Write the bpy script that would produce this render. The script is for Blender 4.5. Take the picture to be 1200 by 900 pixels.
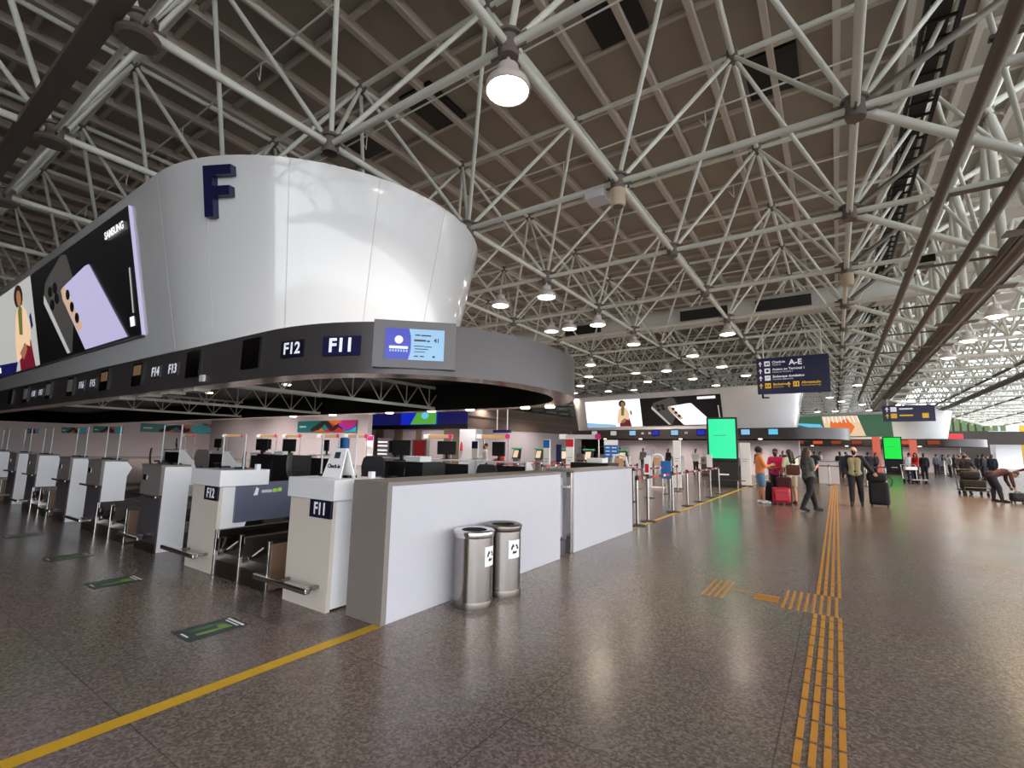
import bpy, bmesh, math, random
import numpy as np
from mathutils import Vector, Matrix

for _o in list(bpy.data.objects):
    bpy.data.objects.remove(_o)
SC = bpy.context.scene
COL = SC.collection
random.seed(7)

# ------------------------------------------------------------------ camera
F_PX, YAW, PITCH, ROLL, EYE = 555.93, 0.59733, 0.13459, 0.019309, 1.5
_f = np.array([-math.sin(YAW)*math.cos(PITCH), math.cos(YAW)*math.cos(PITCH), math.sin(PITCH)])
_r0 = np.array([math.cos(YAW), math.sin(YAW), 0.0])
_u0 = np.cross(_r0, _f)
_r = _r0*math.cos(ROLL) + _u0*math.sin(ROLL)
_u = -_r0*math.sin(ROLL) + _u0*math.cos(ROLL)
cam_data = bpy.data.cameras.new('camera')
cam_data.sensor_width = 36.0
cam_data.lens = 36.0*F_PX/1200.0
cam_data.clip_start = 0.05
cam_data.clip_end = 500
cam = bpy.data.objects.new('camera', cam_data)
COL.objects.link(cam)
cam.matrix_world = Matrix(((_r[0], _u[0], -_f[0], 0), (_r[1], _u[1], -_f[1], 0), (_r[2], _u[2], -_f[2], EYE), (0, 0, 0, 1)))
SC.camera = cam

# ------------------------------------------------------------------ light and exposure
SC.view_settings.view_transform = 'Standard'
SC.view_settings.look = 'None'
SC.view_settings.gamma = 1.0
SC.view_settings.use_curve_mapping = False
SC.view_settings.exposure = 0.18
world = bpy.data.worlds.new('daylight')
SC.world = world
world.use_nodes = True
bg = world.node_tree.nodes['Background']
bg.inputs[0].default_value = (0.93, 0.965, 1.0, 1)
bg.inputs[1].default_value = 5.0
LAMP_W = 450.0
SCREEN = 0.9

def at(px, py, Y):
    d = _f*F_PX + _r*(px-600) - _u*(py-450)
    return np.array([0, 0, EYE]) + d*(Y/d[1])

def at_z(px, py, z):
    d = _f*F_PX + _r*(px-600) - _u*(py-450)
    return np.array([0, 0, EYE]) + d*((z-EYE)/d[2])

def pix(p):
    v = np.asarray(p, float) - np.array([0, 0, EYE])
    w = v @ _f
    if w < 0.05:
        return None
    return (600+F_PX*(v @ _r)/w, 450-F_PX*(v @ _u)/w)

def frame_px(p, q):
    """pixel length of the part of a segment that falls inside the frame"""
    p = np.asarray(p, float); q = np.asarray(q, float)
    n = 12; tot = 0; last = None
    for k in range(n+1):
        a = pix(p+(q-p)*k/n)
        if a and -5 < a[0] < 1205 and -5 < a[1] < 905:
            if last: tot += math.hypot(a[0]-last[0], a[1]-last[1])
            last = a
        else:
            last = None
    return tot

# ------------------------------------------------------------------ materials
def lin(c):
    c /= 255.0
    return c/12.92 if c <= 0.04045 else ((c+0.055)/1.055)**2.4

def rgb(r, g, b):
    return (lin(r), lin(g), lin(b), 1)

def mat(name, col, rough=0.5, metal=0.0, emit=None, strength=1.0, coat=0.0, noise=0.0, nscale=8.0, spec=0.5, alpha=1.0):
    m = bpy.data.materials.new(name)
    m.use_nodes = True
    nt = m.node_tree
    b = nt.nodes['Principled BSDF']
    b.inputs['Base Color'].default_value = col
    b.inputs['Roughness'].default_value = rough
    b.inputs['Metallic'].default_value = metal
    b.inputs['Specular IOR Level'].default_value = spec
    if coat:
        b.inputs['Coat Weight'].default_value = coat
        b.inputs['Coat Roughness'].default_value = 0.04
    if emit:
        b.inputs['Emission Color'].default_value = emit
        b.inputs['Emission Strength'].default_value = strength
    if alpha < 1:
        b.inputs['Alpha'].default_value = alpha
    if noise:
        tc = nt.nodes.new('ShaderNodeTexCoord')
        nz = nt.nodes.new('ShaderNodeTexNoise')
        nz.inputs['Scale'].default_value = nscale
        nz.inputs['Detail'].default_value = 4
        mx = nt.nodes.new('ShaderNodeMix'); mx.data_type = 'RGBA'
        mx.inputs[6].default_value = tuple(max(0, c*(1-noise)) for c in col[:3])+(1,)
        mx.inputs[7].default_value = tuple(min(1, c*(1+noise)) for c in col[:3])+(1,)
        nt.links.new(tc.outputs['Object'], nz.inputs['Vector'])
        nt.links.new(nz.outputs['Fac'], mx.inputs[0])
        nt.links.new(mx.outputs[2], b.inputs['Base Color'])
    return m

def glow(name, col, strength=1.0):
    return mat(name, (0.01, 0.01, 0.01, 1), 0.3, emit=col, strength=strength*SCREEN)

def floor_material():
    m = bpy.data.materials.new('polished_granite')
    m.use_nodes = True
    nt = m.node_tree; L = nt.links
    b = nt.nodes['Principled BSDF']
    tc = nt.nodes.new('ShaderNodeTexCoord')
    v = nt.nodes.new('ShaderNodeTexVoronoi'); v.inputs['Scale'].default_value = 70
    n1 = nt.nodes.new('ShaderNodeTexNoise'); n1.inputs['Scale'].default_value = 45; n1.inputs['Detail'].default_value = 6
    n2 = nt.nodes.new('ShaderNodeTexNoise'); n2.inputs['Scale'].default_value = 0.6; n2.inputs['Detail'].default_value = 3
    for n in (v, n1, n2):
        L.new(tc.outputs['Object'], n.inputs['Vector'])
    bw = nt.nodes.new('ShaderNodeSeparateColor')
    L.new(v.outputs['Color'], bw.inputs[0])
    mixf = nt.nodes.new('ShaderNodeMath'); mixf.operation = 'MULTIPLY_ADD'
    L.new(bw.outputs[0], mixf.inputs[0]); mixf.inputs[1].default_value = 0.55
    sub = nt.nodes.new('ShaderNodeMath'); sub.operation = 'MULTIPLY'; sub.inputs[1].default_value = 0.5
    L.new(n1.outputs['Fac'], sub.inputs[0]); L.new(sub.outputs[0], mixf.inputs[2])
    ramp = nt.nodes.new('ShaderNodeValToRGB')
    e = ramp.color_ramp.elements
    e[0].position = 0.15; e[0].color = rgb(84, 75, 71)
    e[1].position = 0.85; e[1].color = rgb(146, 134, 126)
    k = ramp.color_ramp.elements.new(0.5); k.color = rgb(114, 103, 97)
    L.new(mixf.outputs[0], ramp.inputs[0])
    # slabs
    sx = nt.nodes.new('ShaderNodeSeparateXYZ'); L.new(tc.outputs['Object'], sx.inputs[0])
    lines = []
    for axis, size, off in ((0, 1.25, 0.35), (1, 1.25, 0.1)):
        a = nt.nodes.new('ShaderNodeMath'); a.operation = 'ADD'; a.inputs[1].default_value = 200+off
        L.new(sx.outputs[axis], a.inputs[0])
        mo = nt.nodes.new('ShaderNodeMath'); mo.operation = 'MODULO'; mo.inputs[1].default_value = size
        L.new(a.outputs[0], mo.inputs[0])
        lt = nt.nodes.new('ShaderNodeMath'); lt.operation = 'LESS_THAN'; lt.inputs[1].default_value = 0.007
        L.new(mo.outputs[0], lt.inputs[0]); lines.append(lt)
    mxx = nt.nodes.new('ShaderNodeMath'); mxx.operation = 'MAXIMUM'
    L.new(lines[0].outputs[0], mxx.inputs[0]); L.new(lines[1].outputs[0], mxx.inputs[1])
    mul = nt.nodes.new('ShaderNodeMath'); mul.operation = 'MULTIPLY'; mul.inputs[1].default_value = 0.6
    L.new(mxx.outputs[0], mul.inputs[0])
    mix = nt.nodes.new('ShaderNodeMix'); mix.data_type = 'RGBA'
    L.new(mul.outputs[0], mix.inputs[0]); L.new(ramp.outputs[0], mix.inputs[6])
    mix.inputs[7].default_value = rgb(45, 40, 38)
    mix2 = nt.nodes.new('ShaderNodeMix'); mix2.data_type = 'RGBA'; mix2.blend_type = 'MULTIPLY'
    mix2.inputs[0].default_value = 0.35
    L.new(mix.outputs[2], mix2.inputs[6]); L.new(n2.outputs['Color'], mix2.inputs[7])
    L.new(mix2.outputs[2], b.inputs['Base Color'])
    rr = nt.nodes.new('ShaderNodeMapRange')
    rr.inputs['To Min'].default_value = 0.16; rr.inputs['To Max'].default_value = 0.3
    L.new(n2.outputs['Fac'], rr.inputs['Value']); L.new(rr.outputs[0], b.inputs['Roughness'])
    b.inputs['Specular IOR Level'].default_value = 0.5
    return m

M = {}
M['floor'] = floor_material()
M['white_gloss'] = mat('glossy_white_panel', rgb(226, 227, 230), 0.22, coat=0.7)
M['white'] = mat('white_laminate', rgb(222, 222, 226), 0.4, noise=0.03)
M['cream'] = mat('pale_laminate', rgb(205, 196, 186), 0.45, noise=0.03)
M['seam'] = mat('panel_joint', rgb(196, 197, 200), 0.5)
M['fascia'] = mat('charcoal_metal_panel', rgb(82, 78, 80), 0.38, metal=0.35)
M['bezel'] = mat('grey_screen_bezel', rgb(105, 102, 105), 0.45)
M['black'] = mat('matt_black', rgb(18, 18, 20), 0.6)
M['blackgloss'] = mat('black_glass', rgb(10, 10, 12), 0.12)
M['soffit'] = mat('mirror_soffit', rgb(150, 138, 130), 0.18, metal=1.0, noise=0.25, nscale=4)
M['steel'] = mat('brushed_steel', rgb(158, 152, 149), 0.22, metal=1.0, noise=0.08, nscale=20)
M['steel_dark'] = mat('worn_steel', rgb(120, 112, 106), 0.35, metal=1.0, noise=0.15, nscale=6)
M['chrome'] = mat('polished_steel', rgb(215, 213, 212), 0.12, metal=1.0)
M['tube'] = mat('pale_painted_steel', rgb(230, 233, 224), 0.38, noise=0.05, nscale=2)
M['tube_dark'] = mat('brown_painted_steel', rgb(104, 94, 84), 0.5, noise=0.1, nscale=2)
M['gusset'] = mat('dark_node_steel', rgb(120, 108, 102), 0.5)
M['deck'] = mat('roof_deck_panel', rgb(162, 154, 144), 0.8, noise=0.1, nscale=0.8)
M['rib'] = mat('roof_rib', rgb(204, 196, 186), 0.7)
M['deck_white'] = mat('white_roof_deck', rgb(228, 230, 226), 0.7, noise=0.05, nscale=0.6)
M['duct'] = mat('galvanised_duct', rgb(215, 217, 214), 0.45)
M['grille'] = mat('dark_grille', rgb(40, 40, 40), 0.6)
M['half'] = mat('grey_panel_board', rgb(192, 190, 198), 0.35, noise=0.03)
M['half_edge'] = mat('grey_edge_board', rgb(126, 118, 114), 0.45)
M['greypod'] = mat('grey_laminate', rgb(122, 114, 113), 0.45, noise=0.04)
M['darkpod'] = mat('dark_grey_laminate', rgb(74, 70, 76), 0.4)
M['bluegrey'] = mat('slate_blue_laminate', rgb(88, 92, 112), 0.4)
M['navy'] = mat('navy_blue', rgb(18, 20, 70), 0.35)
M['navyplate'] = mat('dark_navy_plate', rgb(16, 18, 42), 0.3)
M['lettering'] = mat('white_lettering', rgb(240, 240, 245), 0.4)
M['letter_lit'] = mat('lit_white_lettering', rgb(240, 240, 250), 0.4, emit=rgb(235, 240, 255), strength=0.35)
M['yellow'] = mat('yellow_paint', rgb(200, 158, 30), 0.5, noise=0.12, nscale=5)
M['tactile'] = mat('ochre_tactile_rubber', rgb(186, 128, 42), 0.55, noise=0.1, nscale=9)
M['wood'] = mat('worn_brown_board', rgb(104, 82, 66), 0.5, noise=0.12, nscale=5)
M['belt'] = mat('black_rubber_belt', rgb(34, 32, 33), 0.5)
M['mesh'] = mat('black_chair_mesh', rgb(34, 35, 38), 0.7)
M['wall_pale'] = mat('pale_mauve_wall', rgb(206, 194, 196), 0.6, noise=0.03, nscale=0.5)
M['wall_brown'] = mat('brown_cladding', rgb(124, 104, 90), 0.6, noise=0.06, nscale=0.5)
M['wall_dark'] = mat('dark_upper_wall', rgb(60, 54, 50), 0.8)
def clear_sheet():
    m = bpy.data.materials.new('clear_acrylic'); m.use_nodes = True
    nt = m.node_tree
    nt.nodes.remove(nt.nodes['Principled BSDF'])
    tr = nt.nodes.new('ShaderNodeBsdfTransparent'); tr.inputs[0].default_value = (0.9, 0.92, 0.93, 1)
    nt.links.new(tr.outputs[0], nt.nodes['Material Output'].inputs[0])
    return m
M['glass'] = clear_sheet()
M['sticker'] = mat('dark_green_vinyl', rgb(28, 50, 52), 0.35)
M['lime'] = mat('lime_print', rgb(112, 146, 58), 0.4)
M['green'] = mat('green_print', rgb(48, 100, 60), 0.4)
M['red'] = mat('red_plastic', rgb(196, 36, 48), 0.4)
M['magenta'] = mat('magenta_plastic', rgb(196, 40, 120), 0.4)
M['teal'] = mat('teal_plastic', rgb(28, 120, 118), 0.4)
M['cyan'] = mat('cyan_plastic', rgb(50, 190, 205), 0.4)
M['orange'] = mat('orange_plastic', rgb(220, 110, 40), 0.4)
M['purple'] = mat('purple_plastic', rgb(150, 50, 180), 0.4)
M['tan'] = mat('tan_panel', rgb(190, 150, 110), 0.5)
M['paper'] = mat('white_paper', rgb(238, 238, 238), 0.6)
M['green_top'] = mat('green_kiosk_top', rgb(70, 170, 125), 0.4)
M['blue'] = mat('blue_panel', rgb(36, 110, 190), 0.4)
M['s_blue'] = glow('screen_deep_blue', rgb(20, 40, 190), 0.9)
M['s_pale'] = glow('screen_pale_blue', rgb(150, 200, 240), 0.9)
M['s_cyan'] = glow('screen_cyan', rgb(110, 205, 240), 0.9)
M['s_white'] = glow('screen_white', rgb(250, 250, 252), 1.0)
M['s_whitehot'] = glow('screen_bright_white', rgb(255, 255, 255), 1.3)
M['s_grey'] = glow('screen_pale_grey', rgb(205, 205, 202), 0.75)
M['s_black'] = mat('screen_black', rgb(12, 12, 15), 0.35, emit=rgb(10, 10, 13), strength=0.6)
M['s_lilac'] = glow('screen_lilac', rgb(196, 190, 228), 0.9)
M['s_dark'] = glow('screen_dark_grey', rgb(70, 68, 66), 0.9)
M['s_edge'] = glow('screen_gold', rgb(214, 178, 150), 0.9)
M['s_skin'] = glow('screen_skin', rgb(176, 120, 84), 0.8)
M['s_hair'] = glow('screen_hair', rgb(46, 24, 18), 0.9)
M['s_wine'] = glow('screen_wine', rgb(120, 26, 44), 0.8)
M['s_olive'] = glow('screen_olive', rgb(120, 120, 60), 0.8)
M['s_green'] = glow('screen_spring_green', rgb(0, 245, 165), 0.95)
M['s_green2'] = glow('screen_vivid_green', rgb(0, 235, 70), 0.95)
M['s_leaf'] = glow('screen_leaf_green', rgb(90, 170, 60), 0.9)
M['s_navy'] = glow('screen_navy', rgb(24, 26, 92), 0.7)
M['s_moss'] = glow('screen_moss', rgb(70, 110, 84), 0.8)
M['s_orange'] = glow('screen_orange', rgb(240, 120, 60), 0.9)
M['s_ember'] = glow('screen_dim_orange', rgb(170, 74, 44), 0.6)
M['s_redglow'] = glow('screen_red_orange', rgb(225, 92, 58), 0.75)
M['s_warm'] = glow('screen_warm', rgb(245, 210, 170), 0.9)
M['text_dim'] = mat('dark_print', rgb(50, 55, 70), 0.5)
M['lampglow'] = mat('lamp_glow', (1, 1, 1, 1), 0.4, emit=(1.0, 0.86, 0.66, 1), strength=14)
M['lampcool'] = mat('lamp_glow_pale', (1, 1, 1, 1), 0.4, emit=(1.0, 0.9, 0.78, 1), strength=3)
M['downlight'] = mat('downlight_glow', (1, 1, 1, 1), 0.4, emit=(1.0, 0.8, 0.55, 1), strength=4)
M['lamp'] = mat('lamp_housing', rgb(225, 215, 212), 0.35)
M['beige'] = mat('beige_plastic', rgb(214, 196, 170), 0.5)
M['logo_lime'] = mat('lime_lettering', rgb(160, 210, 70), 0.4)

# ------------------------------------------------------------------ mesh helpers
class MB:
    """collects faces, then links them as ONE mesh object"""
    def __init__(self):
        self.v = []; self.f = []
    def add(self, vs, fs):
        n = len(self.v)
        self.v += [tuple(float(c) for c in p) for p in vs]
        self.f += [tuple(i+n for i in f) for f in fs]
        return self
    def box(self, x0, x1, y0, y1, z0, z1):
        vs = [(x0, y0, z0), (x1, y0, z0), (x1, y1, z0), (x0, y1, z0), (x0, y0, z1), (x1, y0, z1), (x1, y1, z1), (x0, y1, z1)]
        return self.add(vs, [(0, 3, 2, 1), (4, 5, 6, 7), (0, 1, 5, 4), (1, 2, 6, 5), (2, 3, 7, 6), (3, 0, 4, 7)])
    def bevbox(self, x0, x1, y0, y1, z0, z1, b=0.01):
        bm = bmesh.new()
        bmesh.ops.create_cube(bm, size=1)
        for v in bm.verts:
            v.co = Vector(((x0+x1)/2+v.co.x*(x1-x0), (y0+y1)/2+v.co.y*(y1-y0), (z0+z1)/2+v.co.z*(z1-z0)))
        bmesh.ops.bevel(bm, geom=bm.edges[:], offset=b, segments=2, affect='EDGES', profile=0.5)
        bm.verts.index_update()
        self.add([v.co for v in bm.verts], [tuple(v.index for v in f.verts) for f in bm.faces])
        bm.free()
        return self
    def tube(self, p, q, r, n=8, r2=None, cap=True):
        p = Vector(p); q = Vector(q); r2 = r if r2 is None else r2
        d = (q-p).normalized()
        a = d.orthogonal().normalized(); b = d.cross(a)
        vs = []
        for c, rr in ((p, r), (q, r2)):
            for k in range(n):
                t = 2*math.pi*k/n
                vs.append(c+a*(math.cos(t)*rr)+b*(math.sin(t)*rr))
        fs = [(k, (k+1) % n, n+(k+1) % n, n+k) for k in range(n)]
        if cap:
            fs += [tuple(range(n-1, -1, -1)), tuple(range(n, 2*n))]
        return self.add(vs, fs)
    def path(self, pts, r, n=8):
        for a, b in zip(pts, pts[1:]):
            self.tube(a, b, r, n)
        return self
    def lathe(self, prof, c=(0, 0, 0), n=24):
        vs = []; fs = []
        m = len(prof)
        for k in range(n):
            t = 2*math.pi*k/n
            for r, z in prof:
                vs.append((c[0]+r*math.cos(t), c[1]+r*math.sin(t), c[2]+z))
        for k in range(n):
            k2 = (k+1) % n
            for j in range(m-1):
                fs.append((k*m+j, k2*m+j, k2*m+j+1, k*m+j+1))
        return self.add(vs, fs)
    def ball(self, c, r, n=12, m=8, sc=(1, 1, 1)):
        vs = [(c[0], c[1], c[2]-r*sc[2])]
        for j in range(1, m):
            a = -math.pi/2+math.pi*j/m
            for k in range(n):
                t = 2*math.pi*k/n
                vs.append((c[0]+r*sc[0]*math.cos(a)*math.cos(t), c[1]+r*sc[1]*math.cos(a)*math.sin(t), c[2]+r*sc[2]*math.sin(a)))
        vs.append((c[0], c[1], c[2]+r*sc[2]))
        top = len(vs)-1
        fs = [(0, 1+(k+1) % n, 1+k) for k in range(n)]
        for j in range(m-2):
            o = 1+j*n
            fs += [(o+k, o+(k+1) % n, o+n+(k+1) % n, o+n+k) for k in range(n)]
        o = 1+(m-2)*n
        fs += [(o+k, o+(k+1) % n, top) for k in range(n)]
        return self.add(vs, fs)
    def capsule(self, p, q, r1, r2=None):
        r2 = r1 if r2 is None else r2
        self.ball(p, r1, 12, 8); self.ball(q, r2, 12, 8)
        if (Vector(p)-Vector(q)).length > 1e-4:
            self.tube(p, q, r1, 12, r2)
        return self
    def prism(self, pts, p0, ex, ey, ez, depth):
        """2-D outline pts (a,b) -> p0+a*ex+b*ey, extruded by depth along ez"""
        p0 = Vector(p0); ex = Vector(ex); ey = Vector(ey); ez = Vector(ez)
        n = len(pts)
        lo = [p0+ex*a+ey*b for a, b in pts]
        hi = [p+ez*depth for p in lo]
        fs = [tuple(range(n-1, -1, -1)), tuple(range(n, 2*n))]
        fs += [(k, (k+1) % n, n+(k+1) % n, n+k) for k in range(n)]
        return self.add(lo+hi, fs)
    def loft(self, rings, closed=True, caps=True):
        n = len(rings[0]); vs = [p for r in rings for p in r]; fs = []
        for j in range(len(rings)-1):
            for k in range(n if closed else n-1):
                fs.append((j*n+k, j*n+(k+1) % n, (j+1)*n+(k+1) % n, (j+1)*n+k))
        if caps and closed:
            fs += [tuple(range(n-1, -1, -1)), tuple(range((len(rings)-1)*n, len(rings)*n))]
        return self.add(vs, fs)
    def data(self, name, m, shift=(0, 0, 0), smooth=None):
        me = bpy.data.meshes.new(name)
        s = shift
        me.from_pydata([(p[0]-s[0], p[1]-s[1], p[2]-s[2]) for p in self.v], [], self.f)
        bm = bmesh.new(); bm.from_mesh(me)
        bmesh.ops.recalc_face_normals(bm, faces=bm.faces[:])
        bm.to_mesh(me); bm.free()
        if smooth:
            me.polygons.foreach_set('use_smooth', [True]*len(me.polygons))
            me.set_sharp_from_angle(angle=math.radians(smooth))
        if m is not None:
            me.materials.append(m)
        return me

ORIGIN = {}
def tag(o, label=None, cat=None, group=None, kind=None):
    if label: o['label'] = label
    if cat: o['category'] = cat
    if group: o['group'] = group
    if kind: o['kind'] = kind
    return o

def thing(name, label, cat, loc=(0, 0, 0), rz=0.0, group=None, local=False):
    o = bpy.data.objects.new(name, None)
    o.empty_display_size = 0.1
    COL.objects.link(o)
    o.location = loc; o.rotation_euler = (0, 0, rz)
    ORIGIN[o] = (0, 0, 0) if local else tuple(loc)
    return tag(o, label, cat, group)

def part(name, mb, m, parent=None, smooth=None, label=None, kind=None):
    """one mesh object; its points are world points unless the thing was made local"""
    sh = ORIGIN[parent] if parent is not None else (0, 0, 0)
    o = bpy.data.objects.new(name, mb.data(name, m, sh, smooth))
    COL.objects.link(o)
    if parent is not None:
        o.parent = parent
        ORIGIN[o] = sh
    return tag(o, label, kind=kind)

def solo(name, mb, m, label, cat, group=None, smooth=None, base=None, kind=None):
    """a thing that is one mesh; origin moved to base"""
    base = base or (0, 0, 0)
    o = bpy.data.objects.new(name, mb.data(name, m, base, smooth))
    o.location = base
    COL.objects.link(o)
    ORIGIN[o] = base
    return tag(o, label, cat, group, kind)

def copy_tree(o, parent=None):
    c = o.copy(); COL.objects.link(c)
    if parent is not None:
        c.parent = parent
    for ch in list(o.children):
        copy_tree(ch, c)
    return c

def clone(o, loc, rz=0.0, label=None, group=None):
    c = copy_tree(o)
    c.location = loc; c.rotation_euler = (0, 0, rz)
    if label: c['label'] = label
    if group: c['group'] = group
    return c

def text_mesh(s, size, bold=0.0, extrude=0.002, align='CENTER'):
    cu = bpy.data.curves.new('lettering', 'FONT')
    cu.body = s; cu.size = size; cu.extrude = extrude; cu.offset = bold*size
    cu.align_x = align; cu.align_y = 'CENTER'; cu.resolution_u = 3
    o = bpy.data.objects.new('lettering', cu)
    COL.objects.link(o)
    dg = bpy.context.evaluated_depsgraph_get(); dg.update()
    me = bpy.data.meshes.new_from_object(o.evaluated_get(dg))
    bpy.data.objects.remove(o)
    return me

def text(s, size, pos, rot, m, parent, name='lettering', bold=0.0, align='CENTER', extrude=0.002, sx=1.0):
    """writing; pos in the same space as part(); rot = euler"""
    me = text_mesh(s, size, bold, extrude, align)
    me.name = name
    me.materials.clear(); me.materials.append(m)
    o = bpy.data.objects.new(name, me)
    COL.objects.link(o)
    sh = ORIGIN[parent]
    o.parent = parent
    o.location = (pos[0]-sh[0], pos[1]-sh[1], pos[2]-sh[2])
    o.rotation_euler = rot
    o.scale = (sx, 1, 1)
    ORIGIN[o] = sh
    return o
UP = (math.pi/2, 0, 0)      # writing that faces -Y

def structure(name, mb, m, smooth=None, label=None, cat='setting'):
    o = bpy.data.objects.new(name, mb.data(name, m, (0, 0, 0), smooth))
    COL.objects.link(o)
    ORIGIN[o] = (0, 0, 0)
    return tag(o, label, cat, kind='structure')

# ================================================================== THE SETTING
HC = 5.2                                   # lower chord above the eye
S = 0.727*HC                               # bay of the space frame
ZL, ZU, ZD = EYE+HC, EYE+1.63*HC, EYE+1.74*HC
GX = lambda i: (0.105+0.727*i)*HC
GY = lambda j: (0.87+0.727*j)*HC if j >= 0 else (0.335+0.727*(j+1))*HC
XB = 0.632*HC+0.05                         # beam at the edge of the low canopy
ZC = EYE+0.816*HC                          # canopy chord plane

structure('floor', MB().add([(-60, -40, 0), (45, -40, 0), (45, 125, 0), (-60, 125, 0)], [(0, 1, 2, 3)]), M['floor'],
          label='speckled brown granite floor with slab joints', cat='floor')

# main roof deck with ribs
ceil = structure('ceiling', MB().box(-60, 9.5, -14, 125, ZD+0.2, ZD+0.3), M['deck'], label='brown grey ribbed roof deck above the steel frame', cat='ceiling')
rb = MB()
x = GX(-16)
while x < 9.4:
    rb.box(x-0.07, x+0.07, -14, 125, ZD-0.02, ZD+0.2); x += S/3
part('deck_rib', rb, M['rib'], ceil)
rb = MB()
y = GY(-4)
while y < 124:
    rb.box(-60, 9.4, y-0.05, y+0.05, ZD+0.1, ZD+0.2); y += S/2
part('cross_rib', rb, M['rib'], ceil)
hb = MB()
for px, py in ((717, 22), (508, 132), (420, 170), (905, 92)):
    p = at_z(px, py, ZD)
    hb.box(p[0]-0.55, p[0]+0.55, p[1]-0.75, p[1]+0.75, ZD+0.12, ZD+0.2)
part('vent_panel', hb, M['black'], ceil)

# walls
structure('wall_back', MB().box(-60, 0, -14.3, -14, 0, ZD+0.2), M['wall_brown'])
bk = MB()
for k in range(20):
    bk.box(-60+k*4.5, -59.8+k*4.5, -26.2, -26, 0, 9.5)
bk.box(-60, 26, -26.2, -26, 4.5, 4.65).box(-60, 26, -26.2, -26, 9.4, 9.6).box(-60, 26, -26.3, -25.9, 0, 1.0)
structure('window_3', bk, M['tube'])
structure('wall_left', MB().box(-60.3, -60, -14, 125, 0, ZD+0.2), M['wall_dark'])
structure('wall_far', MB().box(-60, 34, 125, 125.3, 0, ZD+0.2), M['wall_dark'])
# pale office block behind the row, brown cladding above, side wall beyond
structure('wall_pale', MB().box(-55, -29.6, 24, 24.4, 0, 3.95), M['wall_pale'])
WA, WB = np.array([-55.0, 24.0]), np.array([-59.9, 6.0])
structure('wall_corner', MB().loft([[(-55, 24, z), (-55, 24.4, z), (-60, 24.4, z), (-60, 6, z), (-59.9, 6, z)] for z in (0, 3.95)]), M['wall_pale'])
structure('wall_screen', MB().box(-60, -30, 36, 36.4, 0, 5.6), M['wall_pale'])
w = structure('wall_side', MB().box(-30.4, -30, 36.4, 62, 0, 3.45), M['wall_pale'])
structure('wall_upper', MB().box(-30.5, -29.9, 36.0, 62, 3.45, 5.5).box(-60, -30.5, 35.9, 36.0, 4.9, 5.6), M['wall_brown'])
structure('trim_1', MB().box(-30.6, -29.8, 36, 62, 5.5, 5.75).box(-30.6, -29.85, 36, 62, 4.6, 4.75), M['half_edge'])
structure('wall_end', MB().box(-30, 6, 70, 70.4, 0, 3.4), M['wall_pale'])
structure('wall_rear', MB().box(-60, 34, 100, 100.4, 0, 7), M['wall_dark'])
# glazed right side: vertical mullions only
mu = MB()
for k in range(30):
    mu.box(25, 25.2, -14+k*4.4, -13.85+k*4.4, 0, 9)
mu.box(25, 25.2, -14, 120, 4.5, 4.65).box(25, 25.2, -14, 120, 8.9, 9.1)
structure('window_1', mu, M['tube'])

# ------------------------------------------------------------------ space frame over the hall
frame = thing('roof_space_frame', 'pale grey tubular steel space frame under the dark roof deck of the hall', 'roof truss', (GX(0), GY(4), ZL))
IR = range(-13, 1); JR = range(-3, 28)
def up(i, j): return (GX(i)+S/2, (GY(j)+GY(j+1))/2, ZU)
def lo(i, j): return (GX(i), GY(j), ZL)
bottom = []; top = []; diag = []; joints = []
for i in IR:
    for j in JR:
        a = lo(i, j)
        joints.append((a, 0))
        if j+1 in JR: bottom.append((a, lo(i, j+1)))
        if i+1 in IR: bottom.append((a, lo(i+1, j)))
        if i == 0: bottom.append((a, (XB, GY(j), ZL)))
        if i+1 in IR or i == 0:
            if j+1 in JR:
                u = up(i, j)
                joints.append((u, 1))
                if j+2 in JR: top.append((u, up(i, j+1)))
                if i < 0: top.append((u, up(i+1, j)))
                for b in (lo(i, j), lo(i, j+1)) + ((lo(i+1, j), lo(i+1, j+1)) if i < 0 else ((XB, GY(j), ZL), (XB, GY(j+1), ZL))):
                    diag.append((b, u))
def members(name, segs, r, m, n, parent, keep=100):
    segs = sorted(segs, key=lambda s: -frame_px(*s)*r/max(3.0, np.linalg.norm((np.array(s[0])+np.array(s[1]))/2)))
    for a, b in segs[:keep]:
        part(name, MB().tube(a, b, r, n), m, parent, smooth=40)
    mb = MB()
    for a, b in segs[keep:]:
        mb.tube(a, b, r, 6, cap=False)
    if len(segs) > keep:
        part(name, mb, m, parent, smooth=60, kind='stuff')
members('bottom_chord', [q for q in bottom if not (q[0][1] == q[1][1] == GY(-1))], 0.062, M['tube'], 12, frame)
for q in bottom:
    if q[0][1] == q[1][1] == GY(-1) and q[0][0] > GX(-8):
        part('bottom_chord', MB().tube(q[0], q[1], 0.036, 10), M['tube'], frame, smooth=40)
members('top_chord', top, 0.06, M['tube'], 10, frame)
members('diagonal_tube', diag, 0.045, M['tube'], 10, frame)
def joint_mesh(mb, p, kind):
    if kind == 0:
        mb.lathe([(0, -0.16), (0.13, -0.16), (0.14, -0.13), (0.14, 0.1), (0.19, 0.11), (0.19, 0.15), (0, 0.15)], p, 12)
        mb.box(p[0]-0.28, p[0]+0.28, p[1]-0.012, p[1]+0.012, p[2]-0.09, p[2]+0.12)
        mb.box(p[0]-0.012, p[0]+0.012, p[1]-0.28, p[1]+0.28, p[2]-0.09, p[2]+0.12)
    else:
        mb.lathe([(0, -0.14), (0.12, -0.14), (0.13, 0.12), (0, 0.12)], p, 10)
        mb.box(p[0]-0.22, p[0]+0.22, p[1]-0.012, p[1]+0.012, p[2]-0.12, p[2]+0.09)
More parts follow.
